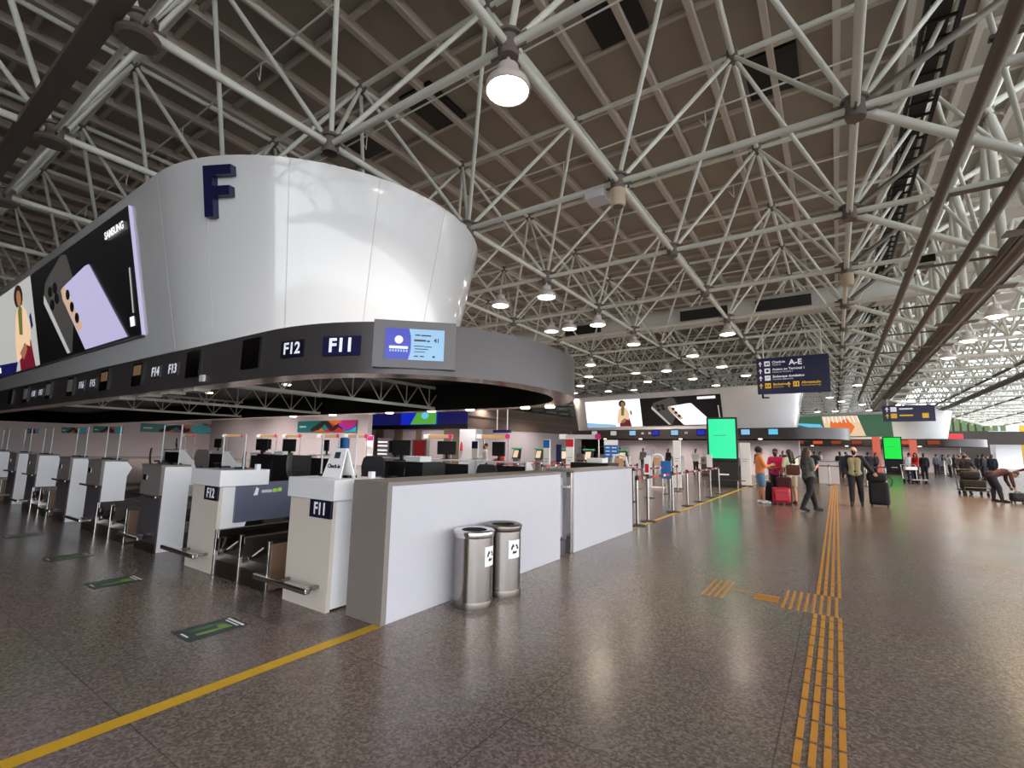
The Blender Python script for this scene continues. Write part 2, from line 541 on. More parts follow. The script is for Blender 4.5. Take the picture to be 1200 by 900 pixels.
joints.sort(key=lambda t: -frame_px(np.array(t[0])-[0, 0, .15], np.array(t[0])+[0, 0, .15]))
for p, k in joints[:90]:
    mb = MB(); joint_mesh(mb, p, k); part('node_joint', mb, M['gusset'], frame, smooth=40)
mb = MB()
for p, k in joints[90:]:
    joint_mesh(mb, p, k)
part('node_joint', mb, M['gusset'], frame, kind='stuff')

# the joint row over the entrance: flat brown beam and round plates
part('joint_beam', MB().box(-60, GX(0), GY(-1)-0.45, GY(-1)-0.2, ZL-0.1, ZL+0.02), M['tube_dark'], frame)
for i in range(-7, 0):
    part('round_plate', MB().lathe([(0, -0.2), (0.2, -0.2), (0.24, -0.17), (0.24, -0.12), (0, -0.12)], lo(i, -1), 20), M['tube_dark'], frame)
# thin cable runs and sprinkler pipes under the upper chords
pp = thing('sprinkler_pipework', 'thin pale sprinkler pipes with short drops running below the roof deck', 'pipes', (GX(0), GY(3), ZU-0.5))
mb = MB()
for j in range(-2, 20):
    yy = GY(j)+S*0.72
    mb.tube((-45, yy, ZU-0.45), (2.6, yy, ZU-0.45), 0.022, 6)
    for i in range(-10, 1):
        xx = GX(i)+S*0.3
        mb.tube((xx, yy, ZU-0.45), (xx, yy, ZU-0.85), 0.012, 5)
        mb.tube((xx-0.14, yy, ZU-0.6), (xx, yy, ZU-0.85), 0.010, 5)
part('pipe_run', mb, M['tube'], pp)
# cable tray
tr = MB(); zt = EYE+1.5*HC
for xx in (0.26*1.5*HC-0.25, 0.26*1.5*HC+0.25):
    tr.box(xx-0.03, xx+0.03, -6, 70, zt-0.06, zt+0.06)
yy = -6
while yy < 70:
    tr.box(0.39*HC-0.25, 0.39*HC+0.25, yy-0.03, yy+0.03, zt-0.03, zt+0.01); yy += 0.5
tr.box(0.39*HC-0.18, 0.39*HC+0.12, -6, 70, zt, zt+0.05)
solo('cable_tray', tr, M['black'], 'black cable tray running lengthwise below the roof deck at the right', 'cable tray', base=(0.39*HC, 20, zt))

# big duct across the hall
dz = EYE+1.30*HC
duct = thing('ventilation_duct', 'fat grey round ventilation duct crossing the hall inside the roof frame', 'duct', (-12, 24.5, dz-0.5))
part('duct_tube', MB().tube((-32, 24.5, dz), (3.0, 24.5, dz), 0.55, 20), M['duct'], duct, smooth=40)
for xx in (-19.5, -11.5, -5.0, -1.6):
    part('air_grille', MB().box(xx-1.1, xx+1.1, 23.88, 23.97, dz-0.28, dz+0.22), M['grille'], duct)

# ------------------------------------------------------------------ edge truss and canopy on the right
edge = thing('edge_truss', 'deep steel edge truss with two dark tubes above a broad brown beam', 'roof truss', (XB, GY(4), ZC))
ZT1 = EYE+1.50*HC
XM = XB-0.08
part('upper_tube', MB().tube((XM, -12, ZT1), (XM, 45, ZT1), 0.09, 14), M['tube'], edge, smooth=40)
X1, X2 = 0.395*0.816*HC, 0.60*0.816*HC
part('rail_tube', MB().tube((X1, -12, ZC), (X1, 46, ZC), 0.085, 14), M['tube_dark'], edge, smooth=40, label='left dark rail tube')
part('rail_tube', MB().tube((X2, -12, ZC), (X2, 46, ZC), 0.085, 14), M['tube_dark'], edge, smooth=40, label='right dark rail tube')
part('beam', MB().box(XB-0.24, XB+0.24, -12, 45, ZC-0.1, ZC-0.04).box(XB-0.22, XB-0.19, -12, 45, ZC-0.1, ZC+0.12).box(XB+0.19, XB+0.22, -12, 45, ZC-0.1, ZC+0.12)
     .tube((XB, -12, ZC+0.02), (XB, 45, ZC+0.02), 0.17, 14), M['tube_dark'], edge, label='broad brown bottom beam')
for j in range(-3, 10):
    ym = GY(j)+S/2
    for y2 in (GY(j), GY(j+1)):
        part('strut', MB().tube((XM, ym, ZT1), (XM+0.02, y2, ZC+0.1), 0.085, 12), M['tube'], edge, smooth=40)
    part('strut', MB().tube((XM, ym, ZT1), (XM, ym, ZC+0.1), 0.085, 12), M['tube'], edge, smooth=40)
    part('gusset_plate', MB().lathe([(0, -0.25), (0.26, -0.25), (0.26, -0.19), (0.13, -0.16), (0.13, 0.1), (0, 0.1)], (XM, ym, ZT1-0.1), 14), M['gusset'], edge)
    part('gusset_plate', MB().box(XB-0.5, XB+0.5, GY(j)-0.16, GY(j)+0.16, ZC-0.13, ZC-0.1), M['gusset'], edge)
    # tubes from the hall frame to the truss
    part('rail_bracket', MB().box(X1-0.1, XB-0.2, ym-0.04, ym+0.04, ZC+0.06, ZC+0.1), M['tube_dark'], edge)
    part('tie_tube', MB().tube(lo(0, j), (XM, ym, ZT1), 0.06, 10), M['tube_dark'], edge, smooth=40)
    part('tie_tube', MB().tube(lo(0, j), (XB, ym, ZC+0.05), 0.075, 10), M['tube'], edge, smooth=40)
    part('tie_tube', MB().tube((XM, ym, ZT1), (XM+2.4, ym+0.5, ZD+0.2), 0.075, 10), M['tube'], edge, smooth=40)

can = thing('canopy_frame', 'low pale steel canopy of close parallel tubes to the right of the brown beam', 'canopy', (XB+6, GY(8), ZC))
def left_edge(y): return XB+0.1 if y < 45 else XB+0.1+(y-45)*math.tan(math.radians(17))
rows = [GY(j) for j in range(-3, 28)]
def right_edge(y): return 19.0 if y < 60 else 19.0+(y-60)*0.12
segs = [((left_edge(y), y, ZC), (right_edge(y), y, ZC)) for y in rows]
members('cross_tube', segs, 0.085, M['tube'], 12, can)
seg2 = []; seg3 = []
zcu = ZC+0.42*HC
for k in range(5):
    x0 = XB+0.727*HC*(k+1)
    for a, b in zip(rows, rows[1:]):
        if x0 > left_edge(b):
            seg2.append(((x0, a, ZC), (x0, b, ZC)))
members('length_tube', seg2, 0.07, M['tube_dark'], 10, can)
for a, b in zip(rows, rows[1:]):
    ym = (a+b)/2
    k = 0
    x0 = left_edge(a)
    while x0 < 18.5:
        xm = x0+S/4
        for q in ((x0, a), (x0+S/2, a), (x0, b), (x0+S/2, b)):
            seg3.append(((q[0], q[1], ZC), (xm, ym, zcu)))
        x0 += S/2
members('web_tube', seg3, 0.05, M['tube'], 8, can)
seg4 = [((left_edge(y)+S/4, y+S/2, zcu), (right_edge(y), y+S/2, zcu)) for y in rows[:-1]]
members('upper_tube', seg4, 0.06, M['tube'], 10, can)
dk = MB()
for a, b in zip(rows, rows[1:]):
    for c0, c1 in ((0.0, 0.34), (0.5, 0.84)):
        ya, yb = a+(b-a)*c0, a+(b-a)*c1
        dk.add([(left_edge(ya)+0.4, ya, zcu+0.35), (right_edge(ya), ya, zcu+0.35), (right_edge(yb), yb, zcu+0.35), (left_edge(yb)+0.4, yb, zcu+0.35)], [(0, 1, 2, 3)])
structure('ceiling_canopy', dk, M['deck_white'])
# canopy's far lit edge and the dark downstand seen at the right
pe = MB().tube((XB, 45, ZC), (left_edge(100), 100, ZC), 0.14, 12)
part('edge_beam', pe, M['tube'], can, smooth=40)
part('downstand_beam', MB().tube((1.30*HC+1.2, 22, ZC-0.1), (1.32*HC+1.2, 64, ZC-0.1), 0.16, 12).tube((1.32*HC+1.2, 64, ZC-0.1), (1.32*HC+1.2, 64, ZC-1.6), 0.16, 12), M['tube_dark'], can, smooth=40)

# ------------------------------------------------------------------ lamps
def lamp(p, label, lit=True, watts=0, col=(1.0, 0.84, 0.66)):
    t = thing('high_bay_lamp', label, 'lamp', p, group='round lamps hanging from the roof frame', local=True)
    part('stem', MB().lathe([(0, 0.0), (0.05, 0.0), (0.05, -0.06), (0.0, -0.06)], n=12).tube((0, 0, 0.25), (0, 0, -0.06), 0.025, 8), M['lamp'], t)
    part('housing', MB().lathe([(0, -0.03), (0.12, -0.03), (0.14, -0.05), (0.14, -0.16), (0.19, -0.2), (0.27, -0.27), (0.29, -0.33), (0.29, -0.39), (0.27, -0.39), (0.26, -0.33), (0, -0.3)], n=20), M['lamp'], t, smooth=50)
    part('diffuser', MB().lathe([(0, -0.43), (0.12, -0.425), (0.22, -0.40), (0.265, -0.37), (0.265, -0.345), (0, -0.345)], n=20), M['lampglow'] if lit else M['lampcool'], t, smooth=60)
    if watts:
        ld = bpy.data.lights.new('lamp_light', 'SPOT')
        ld.energy = watts; ld.color = col; ld.spot_size = math.radians(150); ld.spot_blend = 0.6; ld.shadow_soft_size = 0.25
        lo_ = bpy.data.objects.new('lamp_light', ld); COL.objects.link(lo_)
        lo_.parent = t; lo_.location = (0, 0, -0.46)
    return t
LAMPS = [(-1, 0, 'lit round lamp nearest the camera, hanging above the white sign drum'), (-2, 2, 'lit round lamp first in the row right of the white sign drum'),
         (-2, 3, 'lit round lamp second in the row right of the white sign drum'), (-2, 4, 'lit round lamp third in the row right of the white sign drum'),
         (-1, 4, 'lit round lamp hanging alone left above the blue direction sign'), (-3, 5, 'lit round lamp below the row beside the dark ring end')]
for i, j, lb in LAMPS:
    p = lo(i, j)
    lamp((p[0], p[1], p[2]-0.25), lb, True, LAMP_W)
far = [(690, 440), (680, 451), (673, 459), (713, 456), (759, 451), (781, 438), (812, 423), (846, 432), (812, 446), (874, 439), (839, 450), (1005, 453), (972, 464), (986, 468), (1010, 473), (958, 482), (979, 483), (1018, 480), (995, 485), (945, 487)]
NTH = ['first', 'second', 'third', 'fourth', 'fifth', 'sixth', 'seventh', 'eighth', 'ninth', 'tenth', 'eleventh', 'twelfth', 'thirteenth', 'fourteenth', 'fifteenth', 'sixteenth', 'seventeenth', 'eighteenth', 'nineteenth', 'twentieth', 'twenty-first', 'twenty-second']
def snap(px, py):
    """lamp under the nearest cross chord along the line of sight"""
    p = at_z(px, py, ZL-0.6)
    j = min(range(0, 27), key=lambda q: abs(GY(q)-p[1]))
    return (p[0]*GY(j)/p[1], GY(j), ZL-0.25)
far.sort()
for k, (px, py) in enumerate(far):
    lamp(snap(px, py), 'small distant lit lamp, %s from the left among the far roof lamps' % NTH[k], True, LAMP_W*2.2 if (px < 765 or px > 950) and k % 2 == 0 else 0)
for k, (px, py) in enumerate([(586, 378), (646, 397), (745, 431), (743, 459), (667, 395)]):
    lamp(snap(px, py), ['unlit round lamp just right of the white drum rim', 'unlit round lamp above the dark ring end', 'unlit round lamp over the far white sign', 'unlit small lamp left of the far lit ones', 'unlit round lamp beside the dark ring tip', 'unlit lamp on the chord above the blue direction sign'][k], False, 0)
# fill lamps added behind the sign drum to brighten the office walls
for k, (i, j) in enumerate([(-4, 3), (-6, 3), (-8, 3), (-10, 3), (-12, 3), (-5, 4), (-7, 4), (-9, 4), (-11, 4), (-13, 2), (-13, 4), (-7, 7), (-8, 9), (-7, 11), (-9, 7)]):
    p = lo(i, j)
    lamp((p[0], p[1], ZL-0.25), 'lit roof lamp behind the white sign drum, %s from the right over the offices' % NTH[k], True, LAMP_W*(1.3 if i == -13 else 4.0), (1.0, 0.93, 0.9))
# canopy lamps right of the beam
for k in range(4):
    p = (XB+0.9, GY(3+k), ZC+0.35)
    lamp(p, ['pale canopy lamp nearest, close right of the brown beam', 'second pale canopy lamp right of the brown beam', 'third pale canopy lamp right of the brown beam', 'fourth pale canopy lamp right of the brown beam'][k], True, LAMP_W*2.5, (1.0, 0.66, 0.36))
# speaker and detector at the node above the hall
p = lo(-1, 1)
t = thing('ceiling_speaker', 'beige cylindrical speaker under the roof node beside a white box', 'speaker', (p[0], p[1], p[2]-0.5))
part('body', MB().lathe([(0, 0.34), (0.15, 0.34), (0.15, 0.05), (0.12, 0.0), (0, 0.0)], (p[0], p[1], p[2]-0.5), 18), M['beige'], t, smooth=40)
part('grille_face', MB().lathe([(0, -0.012), (0.1, -0.01), (0.1, 0.0), (0, 0.0)], (p[0], p[1], p[2]-0.5), 18), M['gusset'], t)
solo('emergency_light', MB().bevbox(p[0]-0.62, p[0]-0.22, p[1]-0.2, p[1]+0.2, p[2]-0.28, p[2]-0.1, 0.02), M['white'], 'white box light fixed on the chord beside the beige speaker', 'light', base=(p[0]-0.42, p[1], p[2]-0.28))
p = lo(0, 3)
t = thing('ceiling_speaker', 'beige cylindrical speaker under the node above the blue direction sign', 'speaker', (p[0], p[1], p[2]-0.5))
part('body', MB().lathe([(0, 0.34), (0.16, 0.34), (0.16, 0.05), (0.12, 0.0), (0, 0.0)], (p[0], p[1], p[2]-0.5), 18), M['beige'], t, smooth=40)
# floodlight on the edge truss
t = thing('floodlight', 'white and black floodlight clamped to the dark edge tube', 'light', (X1+0.25, GY(2)+1.9, ZC+0.05))
fx, fy, fz = X1+0.25, GY(2)+1.9, ZC+0.12
part('housing', MB().bevbox(fx-0.16, fx+0.2, fy-0.2, fy+0.2, fz, fz+0.18, 0.03), M['white'], t)
part('lens', MB().box(fx-0.15, fx+0.19, fy-0.24, fy-0.2, fz+0.01, fz+0.17), M['blackgloss'], t)
part('bracket', MB().tube((X1, fy, ZC), (fx, fy, fz+0.02), 0.03, 8), M['steel_dark'], t)

# ================================================================== THE OVERHEAD SIGN RINGS
def ring_outline(xs, xe, yc, a, b, n=2.25, off=0.0, steps=40, both=False):
    """front straight at yc-b, rounded right end (superellipse a x b), back straight; optional rounded left end"""
    a -= off; b -= off
    pts = []
    for k in range(steps+1):
        t = -math.pi/2+math.pi*k/steps
        c, s = math.cos(t), math.sin(t)
        pts.append((xe+a*abs(c)**(2/n), yc+b*math.copysign(abs(s)**(2/n), s)))
    if both:
        for k in range(steps+1):
            t = math.pi/2+math.pi*k/steps
            c, s = math.cos(t), math.sin(t)
            pts.append((xs-a*abs(c)**(2/n), yc+b*math.copysign(abs(s)**(2/n), s)))
    else:
        pts += [(xs, yc+b), (xs, yc-b)]
    return pts

def sign_ring(t, xs, xe, yc, ra, rb_, bz, tz, bxe, br0, br1, btz, both=False, soff=0.35, bxs=None):
    """charcoal fascia ring with open underside and the flared white drum standing on it"""
    out = ring_outline(xs, xe, yc, ra, rb_, both=both)
    inn = ring_outline(xs, xe, yc, ra, rb_, off=soff, both=both)
    n = len(out)
    f = MB()
    f.loft([[(p[0], p[1], bz) for p in out], [(p[0], p[1], tz) for p in out]], caps=False)
    part('fascia', f, M['fascia'], t, smooth=30)
    f = MB(); f.loft([[(p[0], p[1], bz) for p in inn], [(p[0], p[1], bz) for p in out]], caps=False)
    part('soffit', f, M['soffit'], t)
    f = MB(); f.loft([[(p[0], p[1], bz) for p in inn], [(p[0], p[1], tz-0.06) for p in inn]], caps=False)
    f.add([(p[0], p[1], tz-0.06) for p in inn], [tuple(range(n))])
    part('inner_lining', f, M['black'], t)
    f = MB(); f.add([(p[0], p[1], tz) for p in out], [tuple(range(n))])
    part('ring_top', f, M['fascia'], t)
    bxs = xs if bxs is None else bxs
    lv = [(tz, br0), (tz+(btz-tz)*0.33, br0+(br1-br0)*0.33), (tz+(btz-tz)*0.67, br0+(br1-br0)*0.67), (btz, br1)]
    d = MB(); d.loft([[(p[0], p[1], z) for p in ring_outline(bxs, bxe, yc, r, r, 2.0, both=both)] for z, r in lv], caps=False)
    drum = part('sign_drum', d, M['white_gloss'], t, smooth=30, label='glossy white flared drum')
    f = MB(); top = ring_outline(bxs, bxe, yc, br1-0.02, br1-0.02, 2.0, both=both)
    f.add([(p[0], p[1], btz-0.02) for p in top], [tuple(range(len(top)))])
    part('drum_top', f, M['black'], t)
    return drum

ring = thing('overhead_sign_ring', 'huge charcoal ring with flared white drum lettered F above the nearest check-in row', 'overhead sign', (-14, 6, 2.36))
YC = 6.0
drum = sign_ring(ring, -34, -6.3, YC, 2.9, 2.7, 2.36, 3.0, -9.05, 2.72, 3.28, 5.9)
LEAN = 0.193
def drum_pt(th, z, out=0.0):
    """th: angle from the front (-Y) turning right; point on the drum's rounded end"""
    r = 2.72+(z-3)*LEAN+out
    return (-9.05+r*math.sin(th), YC-r*math.cos(th), z)
def drum_front(x, z, out=0.0):
    return (x, YC-(2.72+(z-3)*LEAN)-out, z)
# joints between the drum panels
for th in (0.0, 0.36, 0.78, 1.2, 1.62, 2.05):
    part('panel_joint', MB().tube(drum_pt(th, 3.02, 0.001), drum_pt(th, 5.88, 0.001), 0.004, 5), M['seam'], drum)
# the letter: navy block standing off the drum
thF = math.atan2(-7.62+9.05, YC-3.12)
zF = 5.33
c0 = Vector(drum_pt(thF, zF, 0.03))
ex = Vector((math.cos(thF), math.sin(thF), 0))
nrm = Vector((math.sin(thF), -math.cos(thF), 0))
ey = (Vector((0, 0, 1))+nrm*LEAN).normalized()
ez = ex.cross(ey)*-1
Fp = [(-0.235, -0.385), (-0.085, -0.385), (-0.085, -0.07), (0.20, -0.07), (0.20, 0.075), (-0.085, 0.075), (-0.085, 0.24), (0.235, 0.24), (0.235, 0.385), (-0.235, 0.385)]
part('letter', MB().prism(Fp, c0+ex.cross(ey)*-0.03, ex, ey, ex.cross(ey), 0.12), M['navy'], drum, label='dark blue letter F')

# advertising screens on the leaning front, drawn in (x, z) of the wall
def slab(mb, pts, depth, base=drum_front, t=0.006):
    n = len(pts)
    hi = [base(x, z, depth) for x, z in pts]; lw = [base(x, z, depth-t) for x, z in pts]
    mb.add(lw+hi, [tuple(range(n-1, -1, -1)), tuple(range(n, 2*n))]+[(k, (k+1) % n, n+(k+1) % n, n+k) for k in range(n)])
    return mb
def rounded(cx, cz, rx, rz, n=14, rot=0.0):
    o = []
    for k in range(n):
        t = 2*math.pi*k/n
        a, b = rx*math.cos(t), rz*math.sin(t)
        o.append((cx+a*math.cos(rot)-b*math.sin(rot), cz+a*math.sin(rot)+b*math.cos(rot)))
    return o
def phone_ad(t, base, X, name='phone_advert', lilac='s_lilac', dark='s_dark'):
    """black screen with two standing handsets; X maps 0..1, z 0..1 to the wall"""
    q = lambda pts: [X(a, b) for a, b in pts]
    scr = part(name, slab(MB(), q([(0, 0), (1, 0), (1, 1), (0, 1)]), 0.05, base, 0.05), M['s_black'], t)
    part('rear_handset', slab(MB(), q([(0.165, 0.74), (0.185, 0.82), (0.40, 0.985), (0.45, 0.95), (0.51, 0.62), (0.40, 0.03), (0.36, 0.03), (0.15, 0.62)]), 0.058, base), M[dark], scr)
    part('handset_edge', slab(MB(), q([(0.155, 0.70), (0.172, 0.66), (0.385, 0.03), (0.355, 0.03), (0.145, 0.62)]), 0.061, base), M['s_grey'], scr)
    f = MB()
    for cx, cz in ((0.235, 0.70), (0.245, 0.56), (0.295, 0.71), (0.305, 0.60)):
        slab(f, q(rounded(cx, cz, 0.026, 0.055)), 0.063, base)
    part('lens_cluster', f, M['s_black'], scr)
    part('front_handset', slab(MB(), q([(0.365, 0.65), (0.375, 0.545), (0.545, 0.015), (0.905, 0.015), (0.66, 0.74), (0.625, 0.745), (0.385, 0.67)]), 0.066, base), M[lilac], scr)
    part('camera_bar', slab(MB(), q([(0.365, 0.65), (0.375, 0.545), (0.50, 0.19), (0.55, 0.23), (0.41, 0.66), (0.39, 0.67)]), 0.069, base), M['s_edge'], scr)
    f = MB()
    for cx, cz in ((0.432, 0.575), (0.462, 0.445), (0.50, 0.325)):
        slab(f, q(rounded(cx, cz, 0.02, 0.05)), 0.072, base)
    part('lens_cluster', f, M['s_black'], scr)
    return scr
LX0, LX1, LZ0, LZ1 = -16.9, -10.22, 3.40, 5.67
mapx = lambda a, b: (LX0+(LX1-LX0)*a, LZ0+(LZ1-LZ0)*b)
ad = phone_ad(ring, drum_front, mapx)
tilt = math.pi/2-math.atan(LEAN)*-1
def on_front(s, size, x, z, m, parent, bold=0.0, out=0.075, sx=1.0, rz=0.0):
    p = drum_front(x, z, out)
    o = text(s, size, p, (math.pi/2+math.atan(LEAN), 0, 0), m, parent, bold=bold, sx=sx)
    if rz:
        o.rotation_euler = (Matrix.Rotation(math.pi/2+math.atan(LEAN), 3, 'X') @ Matrix.Rotation(rz, 3, 'Z')).to_euler()
    return o
on_front('SAMSUNG', 0.19, -10.93, 5.38, M['s_white'], ad, bold=0.035, sx=1.12)
part('faint_caption', slab(MB(), [(-10.50, 3.82), (-10.46, 3.82), (-10.42, 4.62), (-10.46, 4.62)], 0.06), M['s_grey'], ad)
part('advert_badge', slab(MB(), [(-10.66, 3.59), (-10.47, 3.59), (-10.47, 3.76), (-10.66, 3.76)], 0.06), M['s_white'], ad)
# pale picture with a standing figure, then a blue strip
pic = part('portrait_advert', slab(MB(), [(-24.5, 3.40), (-16.9, 3.40), (-16.9, 5.67), (-24.5, 5.67)], 0.05, drum_front, 0.05), M['s_grey'], ring)
PX = lambda a, b: (-19.6+2.7*a, 3.40+2.27*b)
def figure_ad(scr, base, P):
    q = lambda pts: [P(a, b) for a, b in pts]
    part('skirt', slab(MB(), q([(0.28, 0.0), (0.85, 0.0), (0.78, 0.30), (0.62, 0.42), (0.42, 0.40), (0.30, 0.2)]), 0.058, base), M['s_wine'], scr)
    part('sweater', slab(MB(), q([(0.18, 0.12), (0.36, 0.14), (0.52, 0.30), (0.74, 0.24), (0.80, 0.46), (0.70, 0.66), (0.58, 0.74), (0.44, 0.74), (0.30, 0.62), (0.20, 0.34)]), 0.061, base), M['s_warm'], scr)
    part('scarf', slab(MB(), q([(0.40, 0.42), (0.52, 0.40), (0.60, 0.70), (0.52, 0.76), (0.44, 0.70)]), 0.064, base), M['s_olive'], scr)
    part('hair', slab(MB(), q(rounded(0.50, 0.855, 0.17, 0.135)), 0.061, base), M['s_hair'], scr)
    part('face', slab(MB(), q(rounded(0.52, 0.83, 0.085, 0.095)), 0.064, base), M['s_skin'], scr)
    part('hands', slab(MB(), q([(0.34, 0.20), (0.46, 0.12), (0.62, 0.22), (0.60, 0.30), (0.48, 0.26)]), 0.066, base), M['s_skin'], scr)
    part('held_phone', slab(MB(), q([(0.86, 0.42), (0.93, 0.45), (0.90, 0.60), (0.84, 0.57)]), 0.066, base), M['s_navy'], scr)
figure_ad(pic, drum_front, PX)
part('blue_strip', slab(MB(), [(-24.5, 3.40), (-19.4, 3.40), (-19.1, 3.66), (-24.5, 3.86)], 0.055), M['s_navy'], pic)
part('white_mark', slab(MB(), [(-21.6, 3.50), (-21.2, 3.50), (-21.2, 3.66), (-21.6, 3.66)], 0.06), M['s_white'], pic)
part('screen_trim', slab(MB(), [(-10.22, 3.40), (-10.20, 3.40), (-10.20, 5.67), (-10.22, 5.67)], 0.05, drum_front, 0.05), M['s_lilac'], ring)
part('screen_trim', slab(MB(), [(-24.5, 3.37), (-10.20, 3.37), (-10.20, 3.40), (-24.5, 3.40)], 0.06, drum_front, 0.06), M['bezel'], ring)

# plates and displays on the fascia
def ring_pt(x, out=0.0):
    """point and turn (about Z) of the fascia at world x on the front side"""
    a, b, n = 2.9, 2.7, 2.25
    if x <= -6.3:
        return (x, YC-b-out), 0.0
    u = min(0.999, (x+6.3)/a)
    y = -b*(1-u**n)**(1/n)
    dx = 1e-3; u2 = min(0.9995, (x+dx+6.3)/a)
    y2 = -b*(1-u2**n)**(1/n)
    an = math.atan2(y2-y, dx)
    return (x+math.sin(an)*out, YC+y-math.cos(an)*out), an
def fascia_plate(name, x, z, w, h, m, txt=None, tm=None, size=0.2, d=0.02, bold=0.02):
    (px, py), an = ring_pt(x)
    ex = Vector((math.cos(an), math.sin(an), 0)); nz = Vector((math.sin(an), -math.cos(an), 0))
    o = part(name, MB().prism([(-w/2, -h/2), (w/2, -h/2), (w/2, h/2), (-w/2, h/2)], Vector((px, py, z)), ex, (0, 0, 1), nz, d), m, ring)
    if txt:
        p = Vector((px, py, z))+nz*(d+0.003)
        text(txt, size, p, (math.pi/2, 0, an), tm or M['letter_lit'], o, bold=bold)
    return o
fascia_plate('number_plate', -4.93, 2.70, 0.50, 0.24, M['navy'], 'F11', size=0.235, bold=0.03)
fascia_plate('number_plate', -5.66, 2.70, 0.40, 0.22, M['navyplate'], 'F12', size=0.21)
fascia_plate('number_plate', -9.08, 2.70, 0.40, 0.22, M['fascia'], 'F13', size=0.22)
fascia_plate('number_plate', -9.78, 2.70, 0.40, 0.22, M['fascia'], 'F14', size=0.22)
fascia_plate('number_plate', -13.05, 2.70, 0.40, 0.22, M['fascia'], 'F15', size=0.22, bold=0.0)
fascia_plate('number_plate', -13.80, 2.70, 0.40, 0.22, M['fascia'], 'F16', size=0.22, bold=0.0)
fascia_plate('number_plate', -17.1, 2.70, 0.40, 0.22, M['fascia'], 'F17', size=0.22, bold=0.0)
fascia_plate('number_plate', -17.8, 2.70, 0.40, 0.22, M['fascia'], 'F18', size=0.22, bold=0.0)
for x in (-6.58, -8.33, -10.6, -12.35, -14.6, -16.4, -18.6, -20.4):
    o = fascia_plate('display_screen', x, 2.72, 0.46, 0.42, M['blackgloss'], d=0.03)
    if x in (-10.6, -12.35):
        (px, py), an = ring_pt(x)
        part('lit_panel', MB().box(px-0.17, px+0.17, py-0.036, py-0.03, 2.70, 2.88), M['tan'], o)
    if x in (-14.6, -16.4, -18.6):
        (px, py), an = ring_pt(x)
        part('lit_panel', MB().box(px-0.17, px+0.17, py-0.036, py-0.03, 2.60, 2.88), M['s_dark'], o)
# big bezel with the blue and pale screen
(bx, by), ban = ring_pt(-4.17)
bex = Vector((math.cos(ban), math.sin(ban), 0)); bn = Vector((math.sin(ban), -math.cos(ban), 0)); bo = Vector((bx, by, 2.72))
R4 = lambda w, h: [(-w/2, -h/2), (w/2, -h/2), (w/2, h/2), (-w/2, h/2)]
bz_ = part('display_screen', MB().prism(R4(0.98, 0.58), bo-bn*0.06, bex, (0, 0, 1), bn, 0.10), M['bezel'], ring, label='lit blue and white airline display')
part('screen_panel', MB().prism(R4(0.70, 0.38), bo+bn*0.041, bex, (0, 0, 1), bn, 0.004), M['s_pale'], bz_)
part('blue_field', MB().prism([(-0.35, -0.19), (-0.075, -0.19), (-0.05, -0.10), (-0.045, 0.0), (-0.05, 0.10), (-0.075, 0.19), (-0.35, 0.19)], bo+bn*0.046, bex, (0, 0, 1), bn, 0.003), M['s_blue'], bz_)
part('round_emblem', MB().prism(rounded(-0.19, 0.05, 0.05, 0.05), bo+bn*0.051, bex, (0, 0, 1), bn, 0.003), M['s_white'], bz_)
def bez_text(s, size, a, b, m, bold=0.0):
    p = bo+bn*0.052+bex*a+Vector((0, 0, b))
    text(s, size, p, (math.pi/2, 0, ban), m, bz_, bold=bold)
def bez_bar(name, m, rows):
    f = MB()
    for a, b, w, h in rows:
        f.prism(R4(w, h), bo+bn*0.0525+bex*a+Vector((0, 0, b)), bex, (0, 0, 1), bn, 0.002)
    part(name, f, m, bz_)
bez_bar('emblem_band', M['s_white'], [(-0.19, -0.045, 0.22, 0.032)])
bez_bar('faint_letters', M['s_pale'], [(-0.285+0.032*k, -0.085, 0.02, 0.028) for k in range(7)])
bez_bar('small_print', M['text_dim'], [(0.03, 0.115, 0.06, 0.016), (0.13, 0.113, 0.12, 0.016), (0.06, 0.05, 0.14, 0.022), (0.16, 0.045, 0.035, 0.02), (0.05, -0.02, 0.12, 0.010), (0.16, -0.025, 0.09, 0.010),
         (0.08, -0.055, 0.16, 0.010), (0.06, -0.09, 0.13, 0.008), (0.02, -0.145, 0.05, 0.014), (0.09, -0.145, 0.05, 0.014), (0.23, -0.145, 0.03, 0.022)])
bez_text('41', 0.07, 0.26, 0.055, M['text_dim'], 0.03)
part('sensor', MB().box(-8.02, -7.9, 3.26, 3.3, 2.42, 2.52), M['white'], ring)
# downlights along the far rim and boxes on the soffit
for x in (-9.6, -8.1, -6.9, -5.4, -3.9-0.9, -14, -12):
    part('downlight', MB().lathe([(0, -0.03), (0.09, -0.03), (0.11, 0.0), (0, 0.0)], (x, 8.45, 2.36), 14), M['downlight'], ring)
for x in (-8.6, -9.5, -10.5, -11.8):
    part('soffit_box', MB().box(x-0.2, x+0.2, 3.36, 3.6, 2.31, 2.36), M['cream'], ring)
for k, x in enumerate((-7.0, -11.0, -15.0)):  # fill downlights added inside the ring to brighten the agents' area
    ld = bpy.data.lights.new('added_ring_light', 'SPOT'); ld.energy = 60; ld.color = (1.0, 0.93, 0.86); ld.spot_size = math.radians(140); ld.spot_blend = 0.7; ld.shadow_soft_size = 0.15
    q = part('downlight', MB().lathe([(0, -0.03), (0.09, -0.03), (0.11, 0.0), (0, 0.0)], (x, 6.4, 2.94), 14), M['downlight'], ring)
    lo_ = bpy.data.objects.new('added_ring_light', ld); COL.objects.link(lo_); lo_.parent = q; lo_.location = (x+14, 0.4, 0.52)
